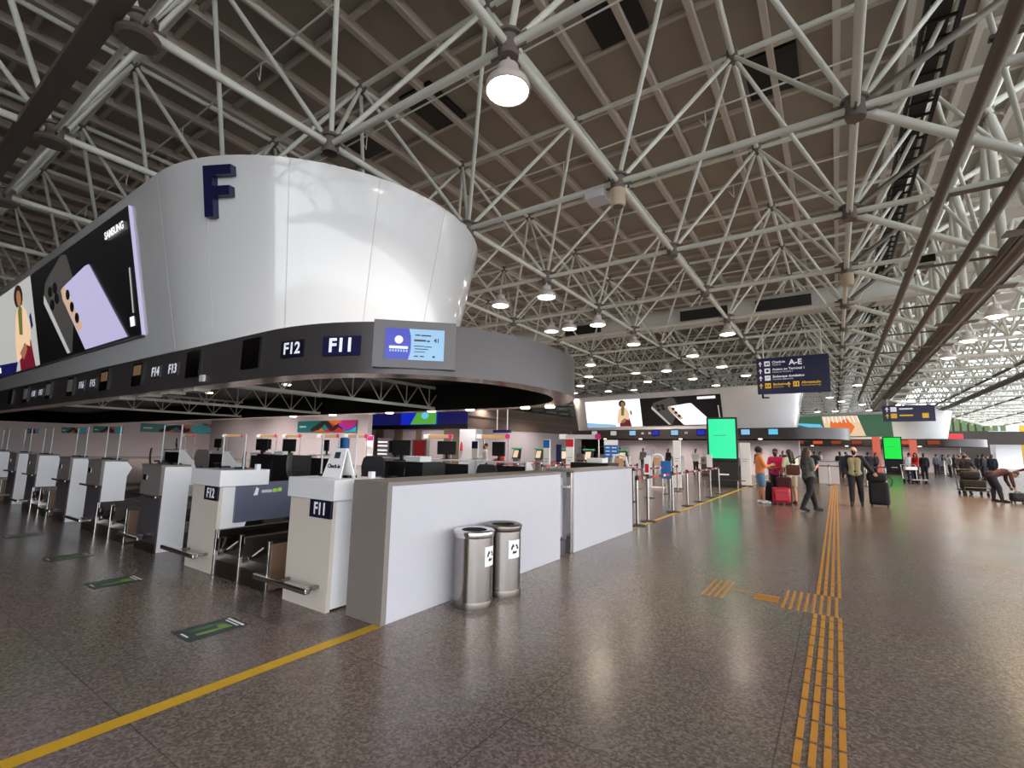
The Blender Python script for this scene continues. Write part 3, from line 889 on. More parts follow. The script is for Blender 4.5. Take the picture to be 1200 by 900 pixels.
# lattice trusses seen through the open underside
for lx in (-7.88, -12.4, -16.9):
    lt = part('lattice_truss', MB().box(lx-0.03, lx+0.03, 3.7, 8.3, 2.38, 2.44).box(lx-0.03, lx+0.03, 3.7, 8.3, 2.86, 2.92), M['tube'], ring)
    wb = MB(); y = 3.8; k = 0
    while y < 8.2:
        wb.tube((lx, y, 2.42), (lx, y, 2.88), 0.014, 6)
        wb.tube((lx, y, 2.42), (lx, y+0.36, 2.88), 0.014, 6); wb.tube((lx, y+0.72, 2.42), (lx, y+0.36, 2.88), 0.014, 6)
        y += 0.72
    part('web_bar', wb, M['tube'], lt)

# ================================================================== THE CHECK-IN ROW F
def bumper(t, x0, x1, y=2.62, z=0.22):
    b = part('bumper_bar', MB().bevbox(x0, x1, y-0.03, y+0.03, z-0.025, z+0.025, 0.012), M['chrome'], t)
    for xx in (x0+0.3, x1-0.12):
        part('bracket', MB().box(xx-0.02, xx+0.02, y, 2.80, z-0.03, z+0.0), M['steel'], b)
def shield(t, x0, x1, y, z0, z1):
    s = part('clear_shield', MB().box(x0, x1, y, y+0.008, z0, z1), M['glass'], t)
    part('shield_edge', MB().box(x0, x0+0.008, y-0.003, y+0.011, z0, z1).box(x1-0.008, x1, y-0.003, y+0.011, z0, z1).box(x0, x1, y-0.003, y+0.011, z1-0.006, z1), M['seam'], s)
    for xa in (x0+0.04, x1-0.12):
        part('shield_foot', MB().box(xa, xa+0.08, y-0.05, y+0.06, z0-0.02, z0+0.02), M['black'], s)
def white_pod(x0, num, label):
    x1 = x0+0.68
    t = thing('checkin_counter', label, 'counter', (x0+0.34, 3.1, 0))
    part('body', MB().box(x0, x1, 2.80, 2.84, 0.0, 1.0), M['cream'], t)
    part('side_panel', MB().prism([(2.84, 0.02), (3.12, 0.02), (3.06, 0.10), (3.02, 0.16), (3.05, 0.3), (3.32, 1.0), (2.84, 1.0)], (x1-0.02, 0, 0), (0, 1, 0), (0, 0, 1), (1, 0, 0), 0.02)
         .box(x0, x0+0.02, 2.84, 3.3, 0, 1.0).box(x0+0.02, x1-0.02, 3.05, 3.08, 0.02, 1.0), M['white'], t)
    part('top_box', MB().bevbox(x0-0.02, x1+0.05, 2.77, 3.36, 0.985, 1.175, 0.006), M['white'], t)
    part('kick_plate', MB().box(x0-0.004, x1+0.004, 2.792, 2.80, 0.0, 0.16), M['cream'], t)
    pl = part('number_plate', MB().bevbox(x1-0.32, x1+0.01, 2.775, 2.80, 0.82, 0.985, 0.004), M['navyplate'], t)
    text(num, 0.155, (x1-0.155, 2.772, 0.90), UP, M['lettering'], pl, bold=0.02, sx=0.85)
    bumper(t, x0-0.22, x0+0.66)
    shield(t, x0+0.02, x1-0.1, 3.1, 1.18, 1.62)
    part('phone_stub', MB().box(x1-0.02, x1+0.03, 3.2, 3.25, 1.17, 1.24), M['white'], t)
    return t
white_pod(-4.56, 'F11', 'white check-in counter lettered F11 beside the grey half wall')
white_pod(-6.72, 'F12', 'white check-in counter lettered F12 left of the steel baggage inlet')
# tent card on the F11 counter
t = thing('tent_sign', 'white folded notice standing on the F11 counter top', 'sign', (-4.12, 3.0, 1.175))
part('front_leaf', MB().prism([(-0.15, 0), (0.14, 0), (0.12, 0.29), (-0.10, 0.29)], (-4.12, 2.93, 1.177), (1, 0, 0), (0, 0.25, 1), (0, 1, 0), 0.012), M['paper'], t)
part('rear_leaf', MB().prism([(-0.15, 0), (0.14, 0), (0.12, 0.29), (-0.10, 0.29)], (-4.12, 3.10, 1.177), (1, 0, 0), (0, -0.3, 1), (0, 1, 0), 0.012), M['paper'], t)
text('Check-in', 0.055, (-4.12, 2.955, 1.29), (math.pi/2-0.2, 0, 0), M['text_dim'], t, bold=0.02)
part('pictogram', MB().prism(R4(0.08, 0.06), (-4.1, 2.972, 1.40), (1, 0, 0), (0, 0.25, 1), (0, 1, 0), 0.004), M['text_dim'], t)

def dark_pod(xr, label, raised=False):
    x0 = xr-0.68
    t = thing('checkin_counter', label, 'counter', (x0+0.34, 3.0, 0), group='grey check-in counters of the row')
    part('upper_front', MB().bevbox(x0, xr, 2.80, 2.84, 0.76, 1.155, 0.004), M['greypod'], t)
    part('lower_front', MB().box(x0+0.01, xr-0.005, 2.82, 2.85, 0.0, 0.74), M['darkpod'], t)
    part('shelf_strip', MB().bevbox(x0-0.18, xr, 2.76, 2.84, 0.725, 0.76, 0.006), M['chrome'], t)
    part('kick_plate', MB().box(x0, xr, 2.812, 2.82, 0.0, 0.12), M['steel_dark'], t)
    zb = 0.33 if raised else 0.0
    side = [(2.84, zb), (3.16, zb), (3.16, 0.9), (3.22, 1.04), (3.14, 1.14), (2.84, 1.155)]
    part('side_panel', MB().prism(side, (xr-0.02, 0, 0), (0, 1, 0), (0, 0, 1), (1, 0, 0), 0.02), M['white'], t)
    part('side_panel', MB().prism(side, (x0, 0, 0), (0, 1, 0), (0, 0, 1), (1, 0, 0), 0.02), M['greypod'], t)
    part('counter_top', MB().bevbox(x0-0.01, xr+0.01, 2.79, 3.16, 1.15, 1.175, 0.005), M['greypod'], t)
    part('small_panel', MB().bevbox(x0+0.1, x0+0.24, 2.785, 2.80, 0.95, 1.03, 0.004), M['steel'], t)
    bumper(t, x0, xr+0.05)
    shield(t, x0+0.05, xr-0.02, 3.0, 1.18, 1.75)
    return t
dark_pod(-7.72, 'grey check-in counter next to the white F12 counter')
dark_pod(-10.1, 'second grey check-in counter left of F12', True)
dark_pod(-11.79, 'third grey check-in counter left of F12')
dark_pod(-14.1, 'fourth grey check-in counter left of F12', True)
dark_pod(-15.85, 'fifth grey check-in counter left of F12')
dark_pod(-18.15, 'sixth grey check-in counter left of F12', True)
dark_pod(-19.9, 'seventh grey check-in counter left of F12')
dark_pod(-22.2, 'grey check-in counter at the left edge of the view', True)

def inlet(x0, x1, label, panel=False):
    """steel baggage inlet with two belts running back from the row front"""
    t = thing('baggage_inlet', label, 'conveyor', ((x0+x1)/2, 3.2, 0))
    w = x1-x0; xm = x0+w*0.40; xe = x0+w*0.80
    part('front_skirt', MB().box(x0, xe, 2.80, 2.82, 0.0, 0.17).add([(x0, 2.80, 0.17), (xe, 2.80, 0.17), (xe, 2.86, 0.24), (x0, 2.86, 0.24)], [(0, 1, 2, 3)]), M['steel_dark'], t)
    for a, b in ((x0+0.03, xm-0.02), (xm+0.02, xe-0.02)):
        part('belt', MB().add([(a, 2.86, 0.24), (b, 2.86, 0.24), (b, 4.6, 0.42), (a, 4.6, 0.42), (a, 2.86, 0.16), (b, 2.86, 0.16), (b, 4.6, 0.30), (a, 4.6, 0.30)],
             [(0, 1, 2, 3), (7, 6, 5, 4), (0, 4, 5, 1), (2, 6, 7, 3), (1, 5, 6, 2), (0, 3, 7, 4)]), M['belt'], t)
        part('belt_guard', MB().tube((a+0.05, 2.9, 0.26), (a+0.14, 2.98, 0.36), 0.012, 6).box(a, a+0.07, 2.86, 3.0, 0.22, 0.27), M['steel'], t)
    for xx in (x0+0.02, xm, xe):
        part('post', MB().bevbox(xx-0.018, xx+0.018, 2.79, 2.83, 0.0, 0.50, 0.005), M['chrome'], t)
    part('side_rail', MB().bevbox(x0, x0+0.05, 2.81, 4.7, 0.40, 0.50, 0.006).box(x0+0.01, x0+0.03, 2.85, 4.7, 0.18, 0.40), M['steel'], t)
    part('centre_rail', MB().bevbox(xm-0.02, xm+0.02, 2.83, 4.6, 0.40, 0.47, 0.006).box(xm-0.01, xm+0.01, 2.85, 4.6, 0.18, 0.40), M['steel_dark'], t)
    part('end_board', MB().box(xe, xe+0.03, 2.82, 3.3, 0.02, 0.47), M['wood'], t)
    part('rear_hood', MB().box(x0, x1-0.04, 4.7, 4.75, 0.0, 0.62), M['black'], t)
    if panel:
        pb = part('side_board', MB().bevbox(x0-0.015, x0+0.015, 2.98, 5.2, 0.55, 1.02, 0.006), M['bluegrey'], t, label='slate blue board with small white and lime lettering')
        R = (math.pi/2, 0, math.pi/2)
        part('grey_print', MB().box(x0+0.0155, x0+0.018, 3.29, 3.42, 0.885, 0.92), M['seam'], pb)
        part('lime_print', MB().box(x0+0.0155, x0+0.018, 3.43, 3.49, 0.885, 0.93).box(x0+0.0155, x0+0.018, 3.50, 3.55, 0.89, 0.935), M['logo_lime'], pb)
        part('emblem', MB().prism([(0, 0), (0.05, 0), (0.06, 0.08), (0.03, 0.10)], (x0+0.016, 3.19, 0.86), (0, 1, 0), (0, 0, 1), (1, 0, 0), 0.004), M['lettering'], pb)
        part('rounded_lug', MB().prism(rounded(0, 0, 0.18, 0.09), (x0-0.012, 3.18, 1.01), (0, 1, 0), (0, 0, 1), (1, 0, 0), 0.024), M['bluegrey'], pb)
    return t
inlet(-6.03, -4.60, 'steel baggage inlet between the F12 and F11 counters', True)
inlet(-10.05, -8.45, 'baggage inlet between the first two grey counters left of F12')
inlet(-14.05, -12.5, 'baggage inlet between the third and fourth grey counters left of F12')
inlet(-18.1, -16.6, 'baggage inlet between the fifth and sixth grey counters left of F12')

# ------------------------------------------------------------------ half walls, bins
t = thing('half_wall', 'long grey panel half wall closing the check-in row beside the bins', 'partition', (-3.47, 4.4, 0))
part('board', MB().bevbox(-3.68, -3.24, 2.93, 6.03, 0.0, 1.15, 0.004), M['half'], t)
part('end_board', MB().bevbox(-3.70, -3.235, 2.875, 2.93, 0.0, 1.155, 0.004), M['half_edge'], t)
part('cap', MB().bevbox(-3.70, -3.235, 2.88, 6.04, 1.15, 1.185, 0.004), M['half_edge'], t)
t = thing('half_wall', 'shorter grey half wall behind the gate post, nearer the queue posts', 'partition', (-3.5, 7.6, 0))
part('board', MB().bevbox(-3.72, -3.27, 6.50, 8.95, 0.0, 1.16, 0.004), M['half'], t)
part('cap', MB().bevbox(-3.74, -3.26, 6.48, 8.97, 1.16, 1.19, 0.004), M['half_edge'], t)
t = thing('wall_gate', 'narrow grey swing gate between the two half walls', 'gate', (-3.45, 6.27, 0))
part('leaf', MB().bevbox(-3.46, -3.42, 6.05, 6.44, 0.22, 1.08, 0.004), M['half'], t)
part('post', MB().bevbox(-3.36, -3.28, 6.43, 6.49, 0.0, 1.16, 0.006), M['steel'], t)
part('latch', MB().bevbox(-3.42, -3.30, 6.36, 6.46, 0.93, 0.97, 0.008).tube((-3.36, 6.38, 0.95), (-3.28, 6.38, 0.95), 0.018, 10), M['chrome'], t)
part('foot_plate', MB().box(-3.44, -3.36, 6.1, 6.44, 0.0, 0.19), M['darkpod'], t)

def bin_(x, y, label, top_m, rz):
    t = thing('waste_bin', label, 'bin', (x, y, 0), rz, 'steel bins by the half wall', local=True)
    R = 0.19
    part('drum', MB().lathe([(0, 0.05), (R, 0.05), (R, 0.66), (R-0.006, 0.66), (R-0.006, 0.5), (0, 0.5)], n=40), M['steel'], t, smooth=40)
    part('base_ring', MB().lathe([(0, 0.0), (R+0.004, 0.0), (R+0.006, 0.045), (R+0.002, 0.062), (R, 0.062)], n=40), M['steel_dark'], t, smooth=40)
    part('rim', MB().lathe([(R+0.002, 0.64), (R+0.008, 0.65), (R+0.008, 0.675), (R+0.014, 0.68), (R+0.012, 0.695), (R-0.01, 0.708), (0.125, 0.70), (0.125, 0.66), (R-0.005, 0.64)], n=40), top_m, t, smooth=50)
    part('inner_liner', MB().lathe([(0, 0.55), (0.124, 0.55), (0.124, 0.69)], n=30), M['black'], t)
    st = MB()
    n = 8; w = 0.78
    vs = []
    for k in range(n+1):
        a = -w/2+w*k/n
        for z in (0.38, 0.56):
            vs.append(((R+0.0015)*math.cos(a), (R+0.0015)*math.sin(a), z))
    st.add(vs, [(2*k, 2*k+2, 2*k+3, 2*k+1) for k in range(n)])
    lab = part('sticker', st, M['paper'], t)
    ar = MB()
    for q in range(3):
        for (a0, a1, wd) in ((0, 1.5, 0.010),):
            base = q*2*math.pi/3+0.3
            pts = []
            for k in range(7):
                a = base+(a0+(a1-a0)*k/6)
                ww = wd if k < 5 else wd*(2.2 if k == 5 else 0.1)
                pts.append((a, 0.038+ww, 0.038-ww))
            vs = []
            for a, ro, ri in pts:
                for r_ in (ro, ri):
                    yy, zz = r_*math.sin(a), 0.475+r_*math.cos(a)
                    ang = yy/R
                    vs.append(((R+0.003)*math.cos(ang), (R+0.003)*math.sin(ang), zz))
            ar.add(vs, [(2*k, 2*k+2, 2*k+3, 2*k+1) for k in range(6)])
    part('recycling_arrows', ar, M['black'], lab)
    return t
bin_(-3.0, 3.80, 'steel waste bin with bright rim, nearer the camera', M['chrome'], math.radians(5))
bin_(-2.99, 4.28, 'steel waste bin with dark rim and recycling sticker, standing behind', M['steel_dark'], math.radians(-14))

# ------------------------------------------------------------------ floor markings
fl = MB().add([(-3.33, -6, 0.003), (-3.22, -6, 0.003), (-3.22, 2.87, 0.003), (-3.33, 2.87, 0.003)], [(0, 1, 2, 3)])
solo('floor_line', fl, M['yellow'], 'yellow painted line from the half wall to the lower left', 'floor line', base=(-3.27, 1, 0))
fl = MB().add([(-3.4, 8.98, 0.003), (-3.3, 8.98, 0.003), (-3.3, 40, 0.003), (-3.4, 40, 0.003)], [(0, 1, 2, 3)])
solo('floor_line', fl, M['yellow'], 'thin yellow floor line under the row of queue posts', 'floor line', base=(-3.35, 15, 0))
def tact_strip(mb, x0, x1, y0, y1):
    n = 4; w = (x1-x0)/n
    y = y0
    while y < y1-0.01:
        ye = min(y1, y+0.235)
        for k in range(n):
            mb.box(x0+w*k+w*0.25, x0+w*(k+1)-w*0.25, y+0.008, ye-0.008, 0.001, 0.006)
        y += 0.25
tp = thing('tactile_path', 'ochre tactile guiding strip running straight down the hall floor', 'tactile paving', (-0.15, 10, 0))
mb = MB(); tact_strip(mb, -0.285, -0.03, 0.9, 5.55); part('bar_row', mb, M['tactile'], tp)
mb = MB(); tact_strip(mb, -0.285, -0.03, 6.3, 60); part('bar_row', mb, M['tactile'], tp)
def studs(mb, x0, x1, y0, y1, step=0.0625):
    y = y0+step/2
    while y < y1:
        x = x0+step/2
        while x < x1:
            mb.lathe([(0.018, 0.001), (0.014, 0.006), (0, 0.006)], (x, y, 0), 6); x += step
        y += step
mb = MB(); studs(mb, -0.56, -0.03, 5.55, 6.3); part('stud_field', mb, M['tactile'], tp)
tq = thing('tactile_square', 'small separate square of ochre warning studs left of the guiding strip', 'tactile paving', (-1.17, 5.85, 0))
mb = MB(); studs(mb, -1.30, -1.05, 5.52, 6.28); part('stud_field', mb, M['tactile'], tq)
tq = thing('tactile_link', 'short ochre tactile bars joining the stud square to the strip', 'tactile paving', (-0.72, 5.95, 0))
mb = MB()
for k in range(4):
    mb.box(-0.80, -0.58, 5.72+k*0.06, 5.745+k*0.06, 0.001, 0.006)
mb.box(-1.04, -0.8, 5.93, 5.94, 0.001, 0.004)
part('bar_row', mb, M['tactile'], tq)
def floor_sticker(x, y, label):
    t = thing('floor_sticker', label, 'floor sticker', (x, y, 0.002), 0, 'distancing stickers before the counters', local=True)
    part('sheet', MB().box(-0.16, 0.16, -0.225, 0.225, 0, 0.0015), M['sticker'], t)
    for sx in (-0.055, 0.055):
        part('footprint', MB().prism([(-0.02, -0.13), (0.02, -0.13), (0.026, -0.02), (0.018, 0.05), (0.03, 0.13), (-0.03, 0.13), (-0.026, 0.05), (-0.022, -0.02)], (sx, 0, 0.0016), (1, 0, 0), (0, 1, 0), (0, 0, 1), 0.0008), M['lime'] if sx > 0 else M['green'], t)
    part('arrow_mark', MB().prism([(-0.03, 0.0), (0.03, 0.0), (0.03, 0.05), (0, 0.08), (-0.03, 0.05)], (0, 0.05, 0.0016), (1, 0, 0), (0, 1, 0), (0, 0, 1), 0.0008), M['lime'], t)
    part('white_lines', MB().box(-0.13, 0.13, 0.185, 0.205, 0.0016, 0.002), M['lettering'], t)
    part('white_lines', MB().box(-0.10, 0.10, 0.155, 0.168, 0.0016, 0.002), M['lettering'], t)
    part('white_lines', MB().box(-0.06, 0.06, -0.20, -0.185, 0.0016, 0.002), M['lettering'], t)
floor_sticker(-4.29, 2.03, 'dark green floor sticker with footprints nearest the yellow line')
floor_sticker(-6.48, 2.04, 'second dark green floor sticker, before the F12 counter')
floor_sticker(-8.28, 2.08, 'third dark green floor sticker from the yellow line')
floor_sticker(-10.6, 2.1, 'fourth dark green floor sticker, nearest the left edge')

# ================================================================== THE FARTHER ISLANDS
def far_ring(C, rz, label, xs, xe, bxs, bxe, btz):
    t = thing('overhead_sign_ring', label, 'overhead sign', (C[0], C[1], 0), math.radians(rz), local=True)
    sign_ring(t, xs, xe, 2.7, 2.9, 2.7, 2.36, 3.0, bxe, 2.25, 2.75, btz, both=True, bxs=bxs)
    k = 0.5/(btz-3.0)
    base = lambda x, z, out=0.0: (x, 2.7-(2.25+(z-3)*k)-out, z)
    return t, base
def fplate(t, x, z, w, h, m, name='display_screen', d=0.03):
    return part(name, MB().box(x-w/2, x+w/2, -d, 0.0, z-h/2, z+h/2), m, t)
EC, ER = (-9.2, 33.05), -10.2
er, ebase = far_ring(EC, ER, 'second charcoal ring with white drum behind the queue posts, showing a portrait and handsets', -7.0, 6.65, -7.0, 4.6, 5.6)
emap = lambda a, b: (-2.39+5.7*a, 3.27+1.95*b)
ead = phone_ad(er, ebase, emap, lilac='s_whitehot')
part('advert_badge', slab(MB(), [(1.8, 4.95), (3.0, 4.95), (3.0, 5.12), (1.8, 5.12)], 0.06, ebase), M['s_white'], ead)
part('advert_badge', slab(MB(), [(3.12, 3.6), (3.18, 3.6), (3.14, 4.5), (3.08, 4.5)], 0.06, ebase), M['s_grey'], ead)
epic = part('portrait_advert', slab(MB(), [(-7.2, 3.27), (-2.39, 3.27), (-2.39, 5.22), (-7.2, 5.22)], 0.05, ebase, 0.05), M['s_whitehot'], er)
figure_ad(epic, ebase, lambda a, b: (-4.75+1.75*a, 3.27+1.95*b))
part('blue_strip', slab(MB(), [(-7.2, 3.27), (-4.6, 3.27), (-4.6, 3.42), (-7.2, 3.60)], 0.055, ebase), M['s_pale'], epic)
for x, m in ((-6.3, 's_grey'), (-4.6, 's_grey'), (-3.0, 's_pale'), (-1.2, 's_blue'), (0.2, 's_pale'), (2.0, 's_blue'), (4.75, 's_pale'), (6.3, 's_cyan')):
    o = fplate(er, x, 2.76, 0.56, 0.4, M['blackgloss'])
    part('lit_panel', MB().box(x-0.25, x+0.25, -0.036, -0.03, 2.6, 2.92), M[m], o)
for x, s in ((-2.2, 'E6'), (-2.0+0.35, 'E5'), (1.0, 'E4'), (3.6, 'E3')):
    o = fplate(er, x, 2.74, 0.35, 0.2, M['fascia'], 'number_plate', 0.01)
    text(s, 0.2, (x, -0.014, 2.74), UP, M['letter_lit'], o)
fplate(er, 8.2, 2.76, 0.01, 0.01, M['fascia'], 'seam_mark', 0.001)
for x in (-5.5, -2.5, 0.5, 3.5, 5.5):
    part('downlight', MB().lathe([(0, -0.05), (0.1, -0.05), (0.12, 0), (0, 0)], (x, 0.2, 2.36), 10), M['downlight'], er)
DC, DR = (-0.61, 57.05), -17.0
dr, dbase = far_ring(DC, DR, 'third ring far down the hall with a green picture screen and blank white end', -8, 8.1, -8, 6.25, 5.55)
dscr = part('green_advert', slab(MB(), [(-9, 3.25), (5.17, 3.25), (5.17, 5.3), (-9, 5.3)], 0.05, dbase, 0.05), M['s_moss'], dr)
part('pale_building', slab(MB(), [(-0.2, 3.3), (3.1, 3.3), (2.6, 5.25), (-0.4, 5.25)], 0.055, dbase), M['s_warm'], dscr)
part('orange_patch', slab(MB(), [(0.6, 3.4), (1.9, 3.5), (2.3, 4.2), (1.7, 5.0), (0.9, 4.6), (0.3, 4.8), (0.2, 3.9)], 0.06, dbase), M['s_orange'], dscr)
part('cyan_sweep', slab(MB(), [(-3.4, 4.7), (-0.6, 4.5), (0.1, 3.3), (-0.5, 3.3), (-1.0, 4.0)], 0.06, dbase), M['s_cyan'], dscr)
part('white_caption', slab(MB(), [(-3.9, 3.75), (-1.5, 3.80), (-1.5, 4.05), (-3.9, 3.9)], 0.06, dbase), M['s_white'], dscr)
for k in range(9):
    part('white_stripe', slab(MB(), [(-0.2+0.36*k, 4.6), (-0.12+0.36*k, 4.6), (-0.15+0.34*k, 5.24), (-0.23+0.34*k, 5.24)], 0.062, dbase), M['s_white'], dscr)
for k, x in enumerate((-5.5, -4.0, -2.6, -0.9, 0.7, 2.4, 6.1, 9.2)):
    o = fplate(dr, x if x < 8 else 8.0, 2.7, 0.9, 0.42, M['blackgloss'])
    xx = x if x < 8 else 8.0
    part('lit_panel', MB().box(xx-0.42, xx+0.42, -0.036, -0.03, 2.52, 2.88), M['s_ember'] if k % 3 else M['s_redglow'], o)
for x in (-4.5, -1.5, 1.5, 4.5, 7.0):
    part('downlight', MB().lathe([(0, -0.05), (0.12, -0.05), (0.14, 0), (0, 0)], (x, 0.2, 2.36), 10), M['downlight'], dr)

for rg, xs_ in ((er, (-5, -1.5, 2.0, 5.0)), (dr, (-5, 0, 5))):  # added fill spots and discs inside both rings, lighting counters and island walls
    for x in xs_:
        ld = bpy.data.lights.new('added_ring_light', 'SPOT'); ld.energy = 420; ld.color = (1.0, 0.93, 0.88); ld.spot_size = math.radians(150); ld.spot_blend = 0.7; ld.shadow_soft_size = 0.2
        q = part('downlight', MB().lathe([(0, -0.03), (0.09, -0.03), (0.11, 0.0), (0, 0.0)], (x, 2.6, 2.94), 14), M['downlight'], rg)
        lo_ = bpy.data.objects.new('added_ring_light', ld); COL.objects.link(lo_); lo_.parent = q; lo_.location = (x, 2.6, 2.88)
def place(C, rz, x, y, z=0.0):
    a = math.radians(rz)
    return (C[0]+x*math.cos(a)-y*math.sin(a), C[1]+x*math.sin(a)+y*math.cos(a), z)
def wallbox(name, C, rz, x0, x1, y0, y1, z0, z1, m):
    a = [place(C, rz, x, y) for x, y in ((x0, y0), (x1, y0), (x1, y1), (x0, y1))]
    mb = MB().loft([[(p[0], p[1], z0) for p in a], [(p[0], p[1], z1) for p in a]])
    return structure(name, mb, m)
wallbox('wall_island', EC, ER, -8, 6.5, 4.6, 4.8, 0, 2.36, M['wall_pale'])
wallbox('wall_island_far', DC, DR, -9, 9, 4.6, 4.8, 0, 2.36, M['wall_pale'])
# counters of the farther islands
proto = next(o for o in bpy.data.objects if o.get('label') == 'third grey check-in counter left of F12')
ords = ['first', 'second', 'third', 'fourth', 'fifth', 'sixth', 'seventh', 'eighth']
for k in range(8):
    x = -7.2+k*1.95
    clone(proto, place(EC, ER, x, -0.5), math.radians(ER), '%s far counter from the left under the portrait screen ring' % ords[k], 'counters under the second ring')
for k in range(7):
    x = -5.5+k*2.3
    clone(proto, place(DC, DR, x, -0.5), math.radians(DR), 'tiny %s distant counter from the left under the green picture ring' % ords[k], 'counters under the third ring')

# ------------------------------------------------------------------ hanging direction signs
def arrow(mb, x, z, s, y):
    mb.prism([(-0.14*s, 0.02*s), (0, 0.26*s), (0.14*s, 0.02*s), (0.14*s, -0.06*s), (0.04*s, 0.06*s), (0.04*s, -0.26*s), (-0.04*s, -0.26*s), (-0.04*s, 0.06*s), (-0.14*s, -0.06*s)],
             (x, y, z), (1, 0, 0), (0, 0, 1), (0, 1, 0), 0.006)
sY = 22.0
sg = thing('direction_sign', 'large dark blue hanging direction sign with white A-E and arrows', 'sign', (-1.29, sY, 3.92))
board = part('board', MB().bevbox(-2.56, -0.02, sY, sY+0.18, 3.92, 5.42, 0.01), M['navy'], sg)
for x in (-2.3, -0.25):
    part('hanger', MB().tube((x, sY+0.09, 5.42), (x, sY+0.09, 6.42), 0.03, 8), M['tube'], sg)
part('hook', MB().box(-2.42, -2.35, sY+0.02, sY+0.16, 3.78, 3.92).box(-2.42, -2.15, sY+0.02, sY+0.16, 3.75, 3.80), M['black'], sg)
M['sign_yellow'] = mat('yellow_lettering', rgb(232, 180, 40), 0.4, emit=rgb(232, 180, 40), strength=0.25)
M['sign_white'] = mat('white_sign_lettering', rgb(235, 235, 245), 0.4, emit=rgb(235, 235, 245), strength=0.3)
yy = sY-0.008
for r_, (z, t1, t2, m) in enumerate(((5.18, 'Check-in', 'Check-in', 'sign_white'), (4.88, 'Acesso ao Terminal 1', 'Access to Terminal 1', 'sign_white'),
                                (4.58, 'Embarque dom\u00e9stico', 'Domestic departures', 'sign_white'), (4.26, 'Banheiros', 'Restrooms', 'sign_yellow'))):
    a = MB(); arrow(a, -2.42, z, 0.42, yy); part('arrow', a, M[m], board)
    part('pictogram_tile', MB().bevbox(-2.27, -2.06, yy, yy+0.006, z-0.105, z+0.105, 0.003), M[m], board)
    if r_ == 0:
        pg = MB().box(-2.22, -2.16, yy-0.003, yy, z-0.05, z+0.03).box(-2.14, -2.10, yy-0.003, yy, z-0.05, z+0.05)
    elif r_ == 1:
        pg = MB().box(-2.21, -2.12, yy-0.003, yy, z-0.05, z+0.05)
    elif r_ == 2:
        pg = MB().prism([(-0.07, -0.03), (0.07, 0.03), (0.07, 0.05), (-0.01, 0.02), (-0.07, 0.0)], (-2.165, yy-0.003, z), (1, 0, 0), (0, 0, 1), (0, 1, 0), 0.003)
    else:
        pg = MB().box(-2.23, -2.19, yy-0.003, yy, z-0.06, z+0.05).box(-2.14, -2.10, yy-0.003, yy, z-0.06, z+0.05)
    part('pictogram', pg, M['navy'], board)
    text(t1, 0.13, (-1.98, yy-0.002, z+0.045), UP, M[m], board, bold=0.025, align='LEFT')
    text(t2, 0.085, (-1.98, yy-0.002, z-0.065), UP, M[m], board, align='LEFT')
text('A-E', 0.30, (-1.15, yy-0.002, 5.17), UP, M['sign_white'], board, bold=0.03)
a = MB(); arrow(a, -1.42, 4.28, 0.42, yy); part('arrow', a, M['sign_yellow'], board)
part('pictogram_tile', MB().bevbox(-1.27, -1.06, yy, yy+0.006, 4.18, 4.39, 0.003), M['sign_yellow'], board)
part('pictogram', MB().box(-1.22, -1.19, yy-0.003, yy, 4.22, 4.35).box(-1.14, -1.10, yy-0.003, yy, 4.22, 4.35), M['navy'], board)
text('Alimenta\u00e7\u00e3o', 0.13, (-0.98, yy-0.002, 4.33), UP, M['sign_yellow'], board, bold=0.025, align='LEFT')
text('Food and beverage', 0.085, (-0.98, yy-0.002, 4.22), UP, M['sign_yellow'], board, align='LEFT')

kS = (GY(5)-0.15)/sY
sg.location = (-1.29*kS, sY*kS, EYE+(3.92-EYE)*kS); sg.scale = (kS, kS, kS)
s2 = thing('direction_sign', 'second smaller dark blue hanging sign, half behind the canopy tubes', 'sign', (5.0, 44, 4.0))
b2 = part('board', MB().bevbox(3.0, 5.9, 44, 44.2, 3.95, 5.1, 0.01), M['navy'], s2)
for x in (3.3, 5.6):
    part('hanger', MB().tube((x, 44.1, 5.1), (x, 44.1, 7.2), 0.04, 8), M['tube'], s2)
for z, m in ((4.82, 'sign_white'), (4.35, 'sign_yellow')):
    a = MB(); arrow(a, 3.25, z, 0.7, 43.99); part('arrow', a, M[m], b2)
    part('pictogram_tile', MB().box(3.45, 3.8, 43.985, 44, z-0.17, z+0.17), M[m], b2)
    part('caption', MB().box(3.95, 4.7, 43.985, 44, z-0.02, z+0.08), M[m], b2)
part('pictogram_tile', MB().box(5.2, 5.55, 43.985, 44, 4.18, 4.52), M['sign_yellow'], b2)
hs = thing('hanging_plate', 'thin dark blue plate hung on two white rods beyond the half wall', 'sign', (-14.0, 20, 2.35))
pA, pB = at(579, 505, 20), at(598, 505, 20)
part('plate', MB().box(pA[0], pB[0], 19.9, 20.1, 2.28, 2.42), M['navy'], hs)
for px in (582.7, 594.6):
    q = at(px, 500, 20)
    part('rod', MB().tube((q[0], 20, 2.42), (q[0], 20, ZL), 0.025, 6), M['white'], hs)

